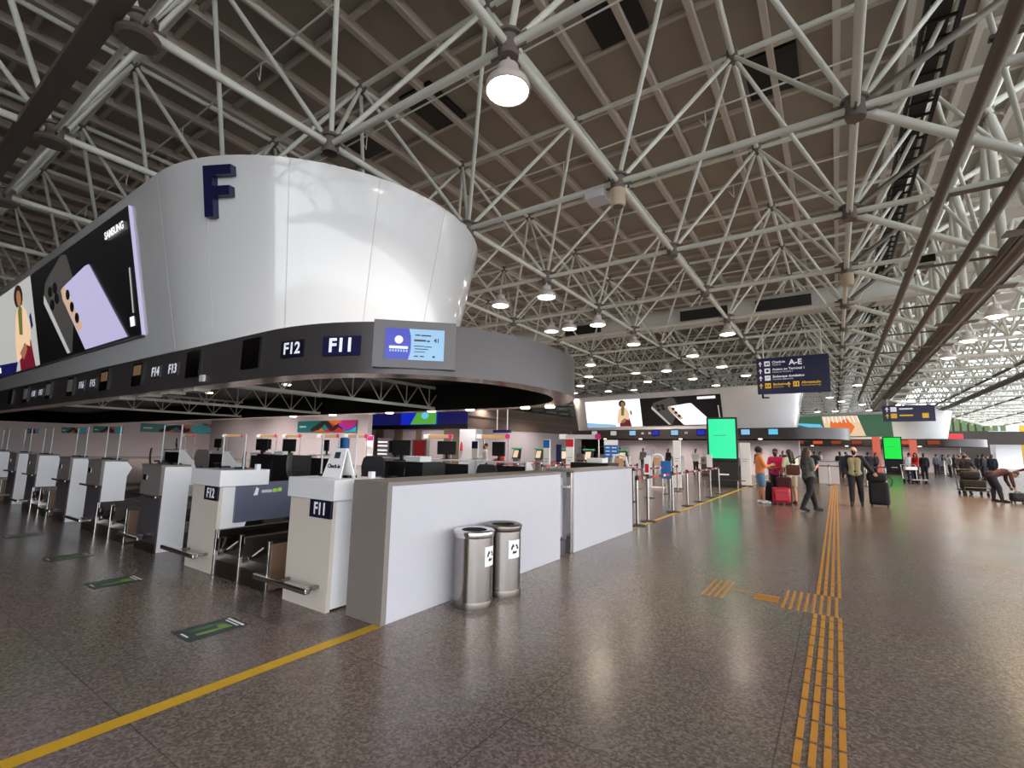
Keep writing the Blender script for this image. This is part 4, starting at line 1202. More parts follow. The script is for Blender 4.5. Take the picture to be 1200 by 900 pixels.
# ------------------------------------------------------------------ lit totems
def totem(loc, rz, scr, label):
    t = thing('advert_totem', label, 'screen', loc, rz, local=True)
    part('cabinet', MB().bevbox(-0.62, 0.62, -0.14, 0.16, 1.12, 3.03, 0.02), M['black'], t)
    s = part('screen', MB().box(-0.54, 0.54, -0.15, -0.14, 1.24, 2.95), M[scr], t, label='plain glowing green screen')
    part('faint_caption', MB().box(-0.36, 0.16, -0.153, -0.15, 2.22, 2.24), M['teal'], s)
    part('pedestal', MB().bevbox(-0.6, 0.6, -0.1, 0.14, 0.06, 1.12, 0.02).bevbox(-0.64, 0.64, -0.2, 0.24, 0.0, 0.06, 0.01), M['black'], t)
    part('white_tag', MB().box(-0.18, 0.22, -0.108, -0.1, 0.52, 0.58), M['paper'], t)
    g = part('guard_rail', MB().tube((-0.75, -0.4, 0.32), (0.85, -0.4, 0.32), 0.02, 8), M['steel'], t)
    for x in (-0.75, 0.55):
        part('rail_leg', MB().tube((x, -0.4, 0.0), (x, -0.4, 0.32), 0.018, 8), M['steel'], g)
    return t
totem((-4.12, 22.6, 0), math.radians(8), 's_green', 'tall screen totem glowing turquoise green beside the queue posts')
totem((3.85, 50.0, 0), math.radians(-6), 's_green2', 'distant screen totem glowing bright green beyond the man with suitcase')

# ------------------------------------------------------------------ pale wall with bright banners
def banner(loc, rz, w, h, label, kind):
    t = thing('wall_banner', label, 'banner', loc, rz, 'bright banners on the pale wall', local=True)
    P = lambda pts: [(a*w-w/2, b*h) for a, b in pts]
    def sl(name, pts, m, d):
        part(name, MB().prism(P(pts), (0, 0, 0), (1, 0, 0), (0, 0, 1), (0, -1, 0), d), M[m], t)
    sl('panel', [(0, 0), (1, 0), (1, 1), (0, 1)], 'teal', 0.04)
    sl('red_field', [(0.5, 0), (0.8, 0), (0.8, 1), (0.62, 1)], 'red', 0.05)
    sl('orange_peak', [(0.28, 0.0), (0.38, 0.55), (0.5, 0.0)], 'orange', 0.055)
    sl('orange_peak', [(0.5, 1), (0.78, 1), (0.7, 0.55)], 'orange', 0.055)
    sl('black_zigzag', [(0.28, 0.0), (0.24, 0.25), (0.44, 0.98), (0.54, 0.98), (0.63, 0.45), (0.72, 0.75), (0.80, 0.4), (0.78, 0.2), (0.72, 0.4), (0.64, 0.05), (0.58, 0.1), (0.49, 0.7), (0.40, 0.2)], 'black', 0.06)
    if kind == 0:
        sl('magenta_sweep', [(0.74, 0.75), (0.78, 1.0), (1.0, 1.0), (1.0, 0.75), (0.9, 0.3), (0.82, 0.35)], 'magenta', 0.065)
        sl('purple_sweep', [(0.72, 0.6), (0.75, 0.8), (0.84, 0.45), (0.92, 0.42), (1.0, 0.82), (1.0, 0.55), (0.9, 0.15), (0.82, 0.18)], 'purple', 0.07)
        sl('cyan_sweep', [(0.78, 0.0), (1.0, 0.0), (1.0, 0.45), (0.9, 0.1)], 'cyan', 0.068)
    else:
        sl('cyan_disc', rounded(0.85, 0.5, 0.16, 0.56, 20), 'cyan', 0.07)
    sl('caption', [(0.04, 0.42), (0.16, 0.42), (0.16, 0.54), (0.04, 0.54)], 'paper', 0.045)
wY = 23.98
for (a, b, lb, kd) in ((350, 419, 'bright zigzag banner at the right, above the tent sign', 0), (237, 288, 'second zigzag banner from the right, above the F12 counter', 0),
                       (165, 213, 'third zigzag banner from the right, ending in a cyan disc', 1), (110, 145, 'fourth zigzag banner from the right, with cyan corner', 1),
                       (73, 101, 'fifth banner from the right, mostly dark with cyan corner', 1), (33, 47, 'small banner above the leftmost counters, cyan cornered', 1)):
    pts = []
    for px in (a, b):
        q = at(px, 498, 24.0)
        if q[0] > -55:
            pts.append((q[0], wY))
        else:                                   # on the turned end of the wall
            u = q[0]/q[1]                       # X/Y along the line of sight
            e = WB-WA
            s_ = (WA[0]-u*WA[1])/(u*e[1]-e[0])
            pts.append(tuple(WA+e*s_))
    (xa, ya), (xb, yb) = pts
    if xa < -55 and xb > -56: xb, yb = WA
    an = math.atan2(yb-ya, xb-xa)
    ym = (ya+yb)/2
    nx, ny = math.sin(an)*0.03, -math.cos(an)*0.03
    banner(((xa+xb)/2+nx, ym+ny, 1.5+0.0435*ym), an, math.hypot(xb-xa, yb-ya), 0.0385*ym, lb, kd)
# wall screens in the corner beyond
t = thing('video_wall', 'row of dark blue wall screens with one bright green landscape panel', 'screen', (-37, 35.9, 3.3))
sc = [(425, 470, 's_navy'), (470.5, 512.5, 's_blue'), (513, 548, 's_navy')]
for a, b, m in sc:
    xa, xb = at(a, 490, 35.9)[0], at(b, 490, 35.9)[0]
    o = part('screen', MB().box(xa, xb, 35.85, 35.95, 3.75, 5.45), M[m], t)
    if m == 's_blue':
        w = xb-xa
        part('green_picture', MB().prism([(xa+w*0.28, 3.8), (xa+w*0.98, 3.8), (xa+w*0.98, 5.4), (xa+w*0.5, 5.4)], (0, 35.84, 0), (1, 0, 0), (0, 0, 1), (0, -1, 0), 0.01), M['s_leaf'], o)
        part('pale_spots', MB().prism(rounded(xa+w*0.68, 4.7, w*0.10, 0.35), (0, 35.82, 0), (1, 0, 0), (0, 0, 1), (0, -1, 0), 0.01), M['s_cyan'], o)
part('lower_band', MB().box(at(425, 490, 35.9)[0], at(548, 490, 35.9)[0], 35.8, 35.95, 3.3, 3.75), M['black'], t)
# shop fronts below the screens: recesses and columns
st = MB()
for a, b in ((440, 448), (462, 470), (487, 492), (520, 537)):
    xa, xb = at(a, 515, 35.7)[0], at(b, 515, 35.7)[0]
    st.box(xa, xb, 35.7, 35.9, 0, 3.3)
structure('trim_2', st, M['wall_brown'])
pl = MB(); xa, xb = at(538, 520, 33)[0], at(557, 520, 33)[0]
pl.bevbox(xa, xb, 33, 34, 0, 3.1, 0.02)
structure('trim_3', pl, M['white'])
xa = at(541, 525, 32.9)[0]
t = thing('fire_extinguisher', 'red fire extinguisher on the distant white pillar', 'extinguisher', (xa, 32.85, 1.2))
part('cylinder', MB().lathe([(0, 0), (0.11, 0), (0.12, 0.05), (0.12, 0.55), (0.05, 0.66), (0, 0.66)], (xa, 32.85, 1.2), 14), M['red'], t, smooth=40)
part('valve', MB().box(xa-0.06, xa+0.06, 32.82, 32.88, 1.86, 1.95), M['black'], t)
xa, xb = at(483, 520, 30)[0], at(500, 520, 30)[0]
t = thing('hose_cabinet', 'grey cabinet with red fire hose panel in the far corner', 'cabinet', ((xa+xb)/2, 30, 0))
part('case', MB().bevbox(xa, xb, 30, 30.4, 0, 2.1, 0.02), M['greypod'], t)
part('red_door', MB().box(xa+0.25, xb-0.2, 29.97, 30.0, 0.3, 2.0), M['red'], t)

# ------------------------------------------------------------------ queue arches at Y=20
def arch(pa, pb, m, label, Y=20.0):
    xa, xb = at(pa, 512, Y)[0], at(pb, 512, Y)[0]
    t = thing('counter_arch', label, 'sign', ((xa+xb)/2, Y, 0), group='lit cross bars beyond the check-in row')
    part('cross_bar', MB().bevbox(xa, xb, Y-0.08, Y+0.08, 1.98, 2.18, 0.01), M[m], t)
    part('white_block', MB().bevbox(xa-0.02, xa+(xb-xa)*0.16, Y-0.1, Y+0.1, 1.97, 2.2, 0.01), M['paper'], t)
    part('pink_disc', MB().prism(rounded(xb-0.05, 2.09, 0.14, 0.14), (0, Y-0.1, 0), (1, 0, 0), (0, 0, 1), (0, -1, 0), 0.02), M['magenta'], t)
    for x in (xa+(xb-xa)*0.2, xb-0.06):
        part('post', MB().tube((x, Y, 0), (x, Y, 1.98), 0.03, 8), M['steel'], t)
arch(657, 703, 'half', 'grey cross bar arch nearest the blue information board')
for a, b, lb in ((560, 597, 'tan lit cross bar right of the white pillar'), (498, 530, 'tan lit cross bar left of the white pillar'), (405, 431, 'tan lit cross bar right of the tent sign'),
                 (373, 398, 'tan lit cross bar above the tent sign'), (332, 353, 'tan lit cross bar left of the tent sign'), (302, 325, 'tan lit cross bar above the slate blue board'),
                 (262, 285, 'tan lit cross bar above the F12 counter'), (215, 229, 'tan lit cross bar left of the F12 counter')):
    arch(a, b, 'tan', lb)

# ------------------------------------------------------------------ furniture inside the row
def chair(loc, rz, label, tall=0.25, m='mesh'):
    t = thing('office_chair', label, 'chair', loc, rz, 'agents chairs behind the counters', local=True)
    h = tall
    part('seat', MB().bevbox(-0.23, 0.23, -0.22, 0.24, 0.45+h, 0.53+h, 0.03), M[m], t)
    bk = MB()
    prof = [(-0.19, 0.60), (-0.22, 0.75), (-0.22, 0.95), (-0.18, 1.06)]
    vs = [(sx*w, yy, zz+h) for zz, w, yy in ((0.58, 0.17, 0.22), (0.72, 0.21, 0.25), (0.9, 0.22, 0.26), (1.03, 0.19, 0.25), (1.07, 0.14, 0.245)) for sx in (-1, 1)]
    vs2 = [(x, y+0.04, z) for x, y, z in vs]
    n = len(vs)
    fs = [(2*k, 2*k+1, 2*k+3, 2*k+2) for k in range(4)]+[(n+2*k+2, n+2*k+3, n+2*k+1, n+2*k) for k in range(4)]
    fs += [(0, n, n+1, 1), (8, 9, n+9, n+8)]
    for k in range(4):
        fs += [(2*k, 2*k+2, n+2*k+2, n+2*k), (2*k+1, n+2*k+1, n+2*k+3, 2*k+3)]
    bk.add(vs+vs2, fs)
    part('backrest', bk, M[m], t)
    part('column', MB().tube((0, 0, 0.08), (0, 0, 0.46+h), 0.03, 10).tube((0, 0.22, 0.5+h), (0, 0.27, 0.65+h), 0.025, 8), M['black'], t)
    for k in range(5):
        a = 2*math.pi*k/5
        lg = part('leg', MB().tube((0, 0, 0.1), (0.28*math.cos(a), 0.28*math.sin(a), 0.07), 0.025, 6), M['black'], t)
        part('castor', MB().ball((0.28*math.cos(a), 0.28*math.sin(a), 0.035), 0.035, 8, 6), M['black'], lg)
    for s in (-1, 1):
        part('armrest', MB().tube((s*0.25, 0.08, 0.5+h), (s*0.26, 0.08, 0.7+h), 0.016, 6).bevbox(s*0.26-0.035, s*0.26+0.035, -0.08, 0.18, 0.7+h, 0.73+h, 0.01), M['black'], t)
    return t
def gx(px, y, Y): return float(at(px, y, Y)[0])
chair((gx(447, 545, 5.8), 5.8, 0), math.radians(200), 'black mesh office chair behind the half wall, left end')
chair((gx(517, 550, 7.0), 7.0, 0), math.radians(170), 'black chair behind the half wall, second from the left', 0.12)
chair((gx(578, 550, 7.5), 7.5, 0), math.radians(190), 'charcoal chair near the right end behind the long half wall', 0.12)
chair((gx(303, 545, 5.4), 5.4, 0), math.radians(150), 'grey chair behind the slate blue board', 0.25, 'greypod')
chair((gx(356, 545, 5.8), 5.8, 0), math.radians(140), 'grey mesh chair behind the F11 counter', 0.25, 'darkpod')
chair((gx(190, 540, 5.6), 5.6, 0), math.radians(160), 'dark chair behind the grey counter beside F12', 0.25)
chair((gx(247, 540, 6.0), 6.0, 0), math.radians(200), 'grey chair behind the F12 counter', 0.25, 'greypod')

def desk(x, Y, label, rz=0.0):
    t = thing('agent_desk', label, 'desk', (x, Y, 0), rz, 'agents desks inside the check-in row', local=True)
    for s in (-0.62, 0.60):
        part('side_panel', MB().prism([(-0.35, 0), (0.35, 0), (0.35, 1.22), (0.2, 1.22), (-0.1, 0.86), (-0.35, 0.86)], (s, 0, 0), (0, 1, 0), (0, 0, 1), (1, 0, 0), 0.025), M['white'], t)
    part('worktop', MB().bevbox(-0.60, 0.60, -0.36, 0.3, 0.80, 0.84, 0.005), M['darkpod'], t)
    part('rear_panel', MB().box(-0.60, 0.60, 0.3, 0.33, 0.0, 1.14), M['black'], t)
    part('ledge', MB().bevbox(-0.64, 0.64, 0.12, 0.38, 1.20, 1.23, 0.005), M['white'], t)
    return t
def monitor(x, Y, z, label, rz=0.0, w=0.45):
    t = thing('desk_monitor', label, 'monitor', (x, Y, z), rz, 'monitors inside the check-in row', local=True)
    part('panel', MB().bevbox(-w/2, w/2, -0.02, 0.02, 0.10, 0.40, 0.008), M['black'], t)
    part('stand', MB().box(-0.03, 0.03, 0.0, 0.04, 0.0, 0.2).box(-0.1, 0.1, -0.07, 0.1, 0.0, 0.012), M['black'], t)
    return t
names = [(212, 'left of the F12 counter'), (262, 'behind the F12 counter'), (318, 'behind the slate blue board'), (392, 'behind the tent sign'), (475, 'behind the long half wall, left'), (536, 'behind the long half wall, middle'), (598, 'at the right end of the long half wall')]
for k, (px, w) in enumerate(names):
    Yd = 7.7+0.12*k
    x = gx(px, 550, Yd)
    desk(x, Yd, 'white sided agent desk %s' % w, math.pi)
    monitor(x-0.2, Yd-0.16, 1.23, 'black monitor on the agent desk %s' % w, math.radians(20*(k % 3-1)))
# dark low cabinets
for px, py, w_, Y, lb in ((318, 548, 1.5, 6.6, 'low black equipment cabinet behind the slate blue board'), (474, 556, 0.9, 6.2, 'low black cabinet behind the long half wall'), (690, 548, 0.9, 9.6, 'black cabinet top showing behind the shorter half wall')):
    p = at(px, py, Y)
    t = thing('equipment_cabinet', lb, 'cabinet', (p[0], Y, 0))
    part('case', MB().bevbox(p[0]-w_/2, p[0]+w_/2, Y, Y+0.6, 0.0, 1.22, 0.01), M['black'], t)
    part('plinth', MB().box(p[0]-w_/2+0.03, p[0]+w_/2-0.03, Y-0.003, Y, 0.02, 0.08), M['steel_dark'], t)
    part('door_gap', MB().box(p[0]-0.004, p[0]+0.004, Y-0.004, Y, 0.1, 1.1), M['greypod'], t)
    part('paper_tray', MB().bevbox(p[0]-0.1, p[0]+0.28, Y+0.1, Y+0.4, 1.22, 1.32, 0.01), M['paper'], t)
for k, (px, Y) in enumerate(((306, 6.7), (338, 6.7), (470, 6.6))):
    monitor(gx(px, 535, Y), Y, 1.22, ['black monitor at the left of the low black cabinet', 'black monitor at the right of the low black cabinet', 'black monitor behind the mesh chair'][k], 0.2, 0.42)

# ------------------------------------------------------------------ queue posts with belts
def post(x, y, nxt, label, grp, red=True):
    t = thing('queue_post', label, 'queue post', (x, y, 0), 0, grp, local=True)
    part('base', MB().lathe([(0, 0), (0.17, 0), (0.17, 0.012), (0.05, 0.03), (0, 0.03)], n=20), M['black'], t, smooth=40)
    part('pole', MB().tube((0, 0, 0.02), (0, 0, 0.90), 0.03, 12), M['steel'], t, smooth=40)
    part('head', MB().lathe([(0, 0.90), (0.036, 0.90), (0.036, 0.985), (0.03, 0.995), (0, 0.995)], n=14), M['black'], t)
    if nxt:
        d = Vector((nxt[0]-x, nxt[1]-y, 0)); L = d.length; d.normalize()
        nn = Vector((d.y, -d.x, 0))
        def strip(a, b, m, th, name, par):
            part(name, MB().prism([(a, 0.90), (b, 0.90), (b, 0.955), (a, 0.955)], -nn*th/2, d, (0, 0, 1), nn, th), M[m], par)
        s = part('belt', MB().prism([(0.03, 0.90), (L-0.03, 0.90), (L-0.03, 0.955), (0.03, 0.955)], -nn*0.002, d, (0, 0, 1), nn, 0.004), M['belt'], t)
        if red:
            strip(L*0.18, L*0.42, 'red', 0.007, 'belt_print', s)
            strip(L*0.62, L*0.70, 'paper', 0.007, 'belt_print', s)
            strip(L*0.74, L*0.86, 'red', 0.007, 'belt_print', s)
    return t
row1 = [(-3.41, 9.62), (-3.43, 10.35), (-3.46, 12.35), (-3.51, 13.98), (-3.52, 15.42), (-3.55, 17.14), (-3.59, 18.76)]
ol = ['queue post nearest the shorter half wall', 'second queue post from the half wall', 'third queue post from the half wall', 'fourth queue post from the half wall',
      'fifth queue post from the half wall', 'sixth queue post from the half wall', 'queue post nearest the turquoise totem']
for k, (x, y) in enumerate(row1):
    post(x, y, row1[k+1] if k+1 < len(row1) else None, 'steel '+ol[k]+' along the yellow line', 'queue posts on the yellow line')
for r_, X in enumerate((-5.05, -6.6, -8.2, -9.8)):
    ys = [13.95, 15.40, 17.24, 18.7]
    for k, y in enumerate(ys):
        post(X, y, (X, ys[k+1]) if k < 3 else None, 'steel queue post %s, %s row in from the yellow line' % (['nearest the camera', 'second from the camera', 'third from the camera', 'farthest from the camera'][k], ['second', 'third', 'fourth', 'fifth'][r_]), 'inner queue posts')
for k in range(7):
    x = -2.6+k*0.75
    post(x, 28.0+0.2*k, (x+0.75, 28.2+0.2*k) if k < 6 else None, 'distant queue post before the grey box counter, %s from the left' % ords[k], 'distant queue posts', False)
def card(x, y, z, w, h, m, label, m2=None):
    t = thing('post_sign', label, 'sign', (x, y, z))
    part('plate', MB().bevbox(x-w/2, x+w/2, y-0.012, y+0.012, z, z+h, 0.003), M['paper'], t)
    if m2:
        part('print', MB().box(x-w*0.35, x+w*0.35, y-0.016, y-0.012, z+h*0.1, z+h*0.62), M[m2], t)
    return t
card(-3.43, 10.33, 0.995, 0.12, 0.36, 'paper', 'white card with red print on a queue post', 'red')
card(-3.55, 17.12, 0.995, 0.18, 0.42, 'paper', 'blank white card on the sixth queue post')
card(-5.05, 15.38, 0.995, 0.16, 0.36, 'paper', 'small white card on an inner queue post')

# ------------------------------------------------------------------ stands, kiosks
def stand(px, ytop, Y, zt, w, cap, label, pole=False):
    p = at(px, ytop, Y)
    x = p[0]
    t = thing('banner_stand', label, 'banner', (x, Y, 0))
    zb = 0.9 if pole else 0.05
    part('panel', MB().bevbox(x-w/2, x+w/2, Y-0.03, Y+0.03, zb, zt, 0.006), M['paper'], t)
    if cap:
        part('header', MB().box(x-w/2, x+w/2, Y-0.036, Y-0.03, zt-0.32, zt-0.02), M[cap], t)
    part('text_block', MB().box(x-w*0.3, x+w*0.3, Y-0.034, Y-0.03, zt-0.75, zt-0.73).box(x-w*0.3, x+w*0.2, Y-0.034, Y-0.03, zt-0.85, zt-0.83), M['greypod'], t)
    part('foot', MB().bevbox(x-w/2-0.05, x+w/2+0.05, Y-0.18, Y+0.18, 0, 0.05, 0.01), M['steel_dark'], t)
    if pole:
        part('pole', MB().tube((x, Y, 0.05), (x, Y, 0.95), 0.025, 8), M['steel'], t)
stand(557, 518, 16, 1.78, 0.32, 'navy', 'white banner stand with dark blue header, left of the green kiosks')
stand(641, 513, 16, 1.86, 0.28, 'blue', 'white banner on a pole between the green kiosks', True)
stand(668, 512, 17, 1.92, 0.34, 'red', 'white banner stand with red header under the grey arch')
stand(793, 515, 20, 1.95, 0.30, None, 'plain white banner stand behind the queue posts')
stand(873, 526, 24, 1.95, 0.42, None, 'plain white banner stand right of the turquoise totem')
stand(434, 505, 21, 2.15, 0.7, 'magenta', 'pale pink banner stand below the video wall')
def board(pa, pb, Y, z0, z1, m, label, head=None):
    xa, xb = at(pa, 525, Y)[0], at(pb, 525, Y)[0]
    t = thing('info_board', label, 'board', ((xa+xb)/2, Y, 0))
    part('panel', MB().bevbox(xa, xb, Y-0.03, Y+0.03, z0, z1, 0.008), M[m], t)
    if head:
        part('header', MB().box(xa, xb, Y-0.038, Y-0.03, z1-0.2, z1), M[head], t)
        f = MB()
        for k in range(3):
            f.box(xa+(xb-xa)*0.1, xa+(xb-xa)*0.4, Y-0.036, Y-0.03, z1-0.32-0.14*k, z1-0.28-0.14*k).box(xa+(xb-xa)*0.55, xa+(xb-xa)*0.9, Y-0.036, Y-0.03, z1-0.32-0.14*k, z1-0.28-0.14*k)
        part('print_lines', f, M['paper'], t)
    for x in (xa+0.05, xb-0.05):
        part('leg', MB().tube((x, Y, 0), (x, Y, z0), 0.025, 8), M['steel'], t)
board(708.5, 724.5, 18, 1.22, 1.90, 'blue', 'bright blue information board with white header', 'paper')
board(652, 658, 20, 0.8, 1.72, 'navy', 'narrow navy blue board beside the grey arch')
board(774, 786, 17, 0.55, 1.16, 'blue', 'blue framed panel standing behind the queue belts')
xa, xb = gx(442, 525, 22), gx(459, 525, 22)
t = thing('menu_board', 'dark standing board with white lines beside the pink banner', 'board', ((xa+xb)/2, 22, 0))
part('panel', MB().bevbox(xa, xb, 22, 22.1, 0.0, 2.0, 0.02), M['darkpod'], t)
f = MB()
for z in (1.75, 1.5, 1.2, 0.95):
    f.box(xa+0.06, xa+(xb-xa)*0.7, 21.985, 22.0, z-0.05, z+0.05)
part('white_lines', f, M['paper'], t)
def kiosk(px, Y, label, m='green_top'):
    x = gx(px, 530, Y)
    t = thing('self_service_kiosk', label, 'kiosk', (x, Y, 0), 0, 'self service kiosks with green tops')
    part('pedestal', MB().bevbox(x-0.17, x+0.17, Y, Y+0.25, 0.0, 0.95, 0.02), M['greypod'], t)
    part('screen_housing', MB().prism([(0, 0.95), (0.28, 0.95), (0.34, 1.45), (0.2, 1.45)], (x-0.2, Y-0.05, 0), (0, 1, 0), (0, 0, 1), (1, 0, 0), 0.4), M['black'], t)
    part('screen', MB().prism([(0, 1.02), (0.018, 1.02), (0.17, 1.40), (0.155, 1.40)], (x-0.14, Y-0.045, 0), (0, 1, 0), (0, 0, 1), (1, 0, 0), 0.28), M['s_warm'], t)
    part('top_sign', MB().bevbox(x-0.26, x+0.26, Y-0.02, Y+0.3, 1.45, 1.54, 0.02), M[m], t)
for px, Y, lb in ((604, 21.5, 'green topped kiosk farthest left, behind the long half wall'), (630.5, 22, 'green topped kiosk left of the banner on a pole'), (660, 22, 'green topped kiosk behind the red headed banner'),
              (688.5, 21.5, 'green topped kiosk under the grey arch'), (728.5, 21.5, 'green topped kiosk right of the blue information board')):
    kiosk(px, Y, lb)
# check-in kiosks with white loop frames
for px, Y, lb in ((727, 14.6, 'white loop framed terminal right of the blue board'), (771, 19.6, 'white loop framed terminal behind the inner queue posts')):
    x = gx(px, 540, Y)
    t = thing('loop_terminal', lb, 'kiosk', (x, Y, 0), 0.3, local=True)
    part('base', MB().bevbox(-0.3, 0.3, -0.25, 0.25, 0, 0.06, 0.02), M['white'], t)
    part('loop_frame', MB().path([(-0.28, 0, 0.05), (-0.26, 0, 0.9), (-0.2, 0, 1.32), (0.0, 0, 1.36), (0.16, 0, 1.3), (0.24, 0, 0.95), (0.3, 0, 0.05)], 0.04, 8), M['white'], t)
    part('screen', MB().bevbox(-0.16, 0.1, -0.06, 0.02, 0.92, 1.25, 0.01), M['tan'], t)
# water cooler with blue bottle
x = gx(404, 520, 8.9)
t = thing('water_cooler', 'water cooler with blue bottle beyond the tent sign', 'water cooler', (x, 8.9, 0))
part('cabinet', MB().bevbox(x-0.16, x+0.16, 8.75, 9.07, 0, 1.28, 0.02), M['white'], t)
part('bottle', MB().lathe([(0.04, 1.28), (0.05, 1.33), (0.135, 1.38), (0.135, 1.68), (0.1, 1.72), (0, 1.72)], (x, 8.9, 0), 18), M['purple'] if False else M['blue'], t, smooth=40)

# ------------------------------------------------------------------ far right: pillar, gallery
structure('trim_4', MB().bevbox(17.77, 20.3, 90, 92.5, 0, ZC+0.05, 0.05), M['white'])
structure('trim_5', MB().box(20.6, 24.5, 91, 91.3, 0, 6.0), M['yellow'])
structure('wall_gallery', MB().box(12.0, 24, 88, 88.3, 3.2, 4.9).box(12.0, 24, 96, 96.2, 6.8, 9), M['wall_dark'])
gl = MB()
for k in range(9):
    gl.box(12.2+k*0.75, 12.7+k*0.75, 88.4, 88.5, 5.0, 6.6)
structure('window_2', gl, mat('green_window_glow', rgb(60, 80, 50), 0.3, emit=rgb(120, 170, 80), strength=0.3))
solo('shop_sign', MB().bevbox(12.6, 14.4, 87.78, 88.0, 3.5, 4.6, 0.05), M['red'], 'small red shop sign on the far dark gallery', 'sign', base=(13.5, 87.8, 3.5))
for k, (px, z0, z1) in enumerate(((1028, 0.3, 3.3), (1071, 0.3, 3.2))):
    x = gx(px, 535, 46+k*4)
    t = thing('orange_banner', ['tall glowing orange banner left of the bright green totem', 'tall glowing orange banner right of the bright green totem'][k], 'banner', (x, 46+k*4, 0))
    part('panel', MB().bevbox(x-0.24, x+0.24, 46+k*4, 46.1+k*4, 0.1, z1-0.4, 0.02), M['s_redglow'], t)
    part('base', MB().bevbox(x-0.4, x+0.4, 45.8+k*4, 46.3+k*4, 0, 0.1, 0.02), M['black'], t)
xa, xb = gx(959, 548, 30), gx(983, 548, 30)
t = thing('service_counter', 'pale grey box counter behind the man in the black jacket', 'counter', ((xa+xb)/2, 30, 0))
part('front', MB().bevbox(xa, xb, 30, 30.7, 0, 1.12, 0.01), M['half'], t)
part('top', MB().bevbox(xa-0.04, xb+0.04, 29.96, 30.74, 1.12, 1.16, 0.01), M['half_edge'], t)

# ================================================================== PEOPLE
def voxel(mb, name, m, size, smooth_it=6):
    me = mb.data(name, None)
    o = bpy.data.objects.new(name, me); COL.objects.link(o)
    r = o.modifiers.new('r', 'REMESH'); r.mode = 'VOXEL'; r.voxel_size = size; r.use_smooth_shade = True
    s = o.modifiers.new('s', 'SMOOTH'); s.factor = 0.5; s.iterations = smooth_it
    dg = bpy.context.evaluated_depsgraph_get(); dg.update()
    out = bpy.data.meshes.new_from_object(o.evaluated_get(dg))
    bpy.data.objects.remove(o)
    out.name = name
    out.materials.clear(); out.materials.append(m)
    out.polygons.foreach_set('use_smooth', [True]*len(out.polygons))
    return out
def mesh_part(name, me, parent, label=None):
    o = bpy.data.objects.new(name, me); COL.objects.link(o); o.parent = parent
    ORIGIN[o] = (0, 0, 0)
    return tag(o, label)
CL = {}
def cloth(r, g, b, noise=0.12):
    k = (r, g, b)
    if k not in CL:
        if k == (92, 98, 90): noise = 0.95
        CL[k] = mat('cloth_%d_%d_%d' % k, rgb(r, g, b), 0.85, noise=noise, nscale=14)
    return CL[k]
SKIN = {'a': mat('skin_tan', rgb(186, 132, 100), 0.55), 'b': mat('skin_brown', rgb(138, 90, 66), 0.55), 'c': mat('skin_pale', rgb(214, 168, 142), 0.55)}
HAIR = mat('dark_hair', rgb(22, 18, 18), 0.6)
MASK = mat('face_mask', rgb(24, 24, 28), 0.8)
BASE = dict(neck=(0, 0.0, 1.43), head=(0, 0.02, 1.575), chest=(0, 0.0, 1.26), waist=(0, 0.0, 1.05), pelvis=(0, 0, 0.93),
            shL=(-0.175, -0.01, 1.375), elL=(-0.225, -0.03, 1.10), wrL=(-0.23, 0.06, 0.87), shR=(0.175, -0.01, 1.375), elR=(0.225, -0.03, 1.10), wrR=(0.23, 0.06, 0.87),
            hiL=(-0.09, 0, 0.90), knL=(-0.095, 0.02, 0.49), anL=(-0.10, -0.02, 0.085), toL=(-0.115, 0.15, 0.03),
            hiR=(0.09, 0, 0.90), knR=(0.095, 0.02, 0.49), anR=(0.10, -0.02, 0.085), toR=(0.115, 0.15, 0.03))
def V(p): return Vector(p)
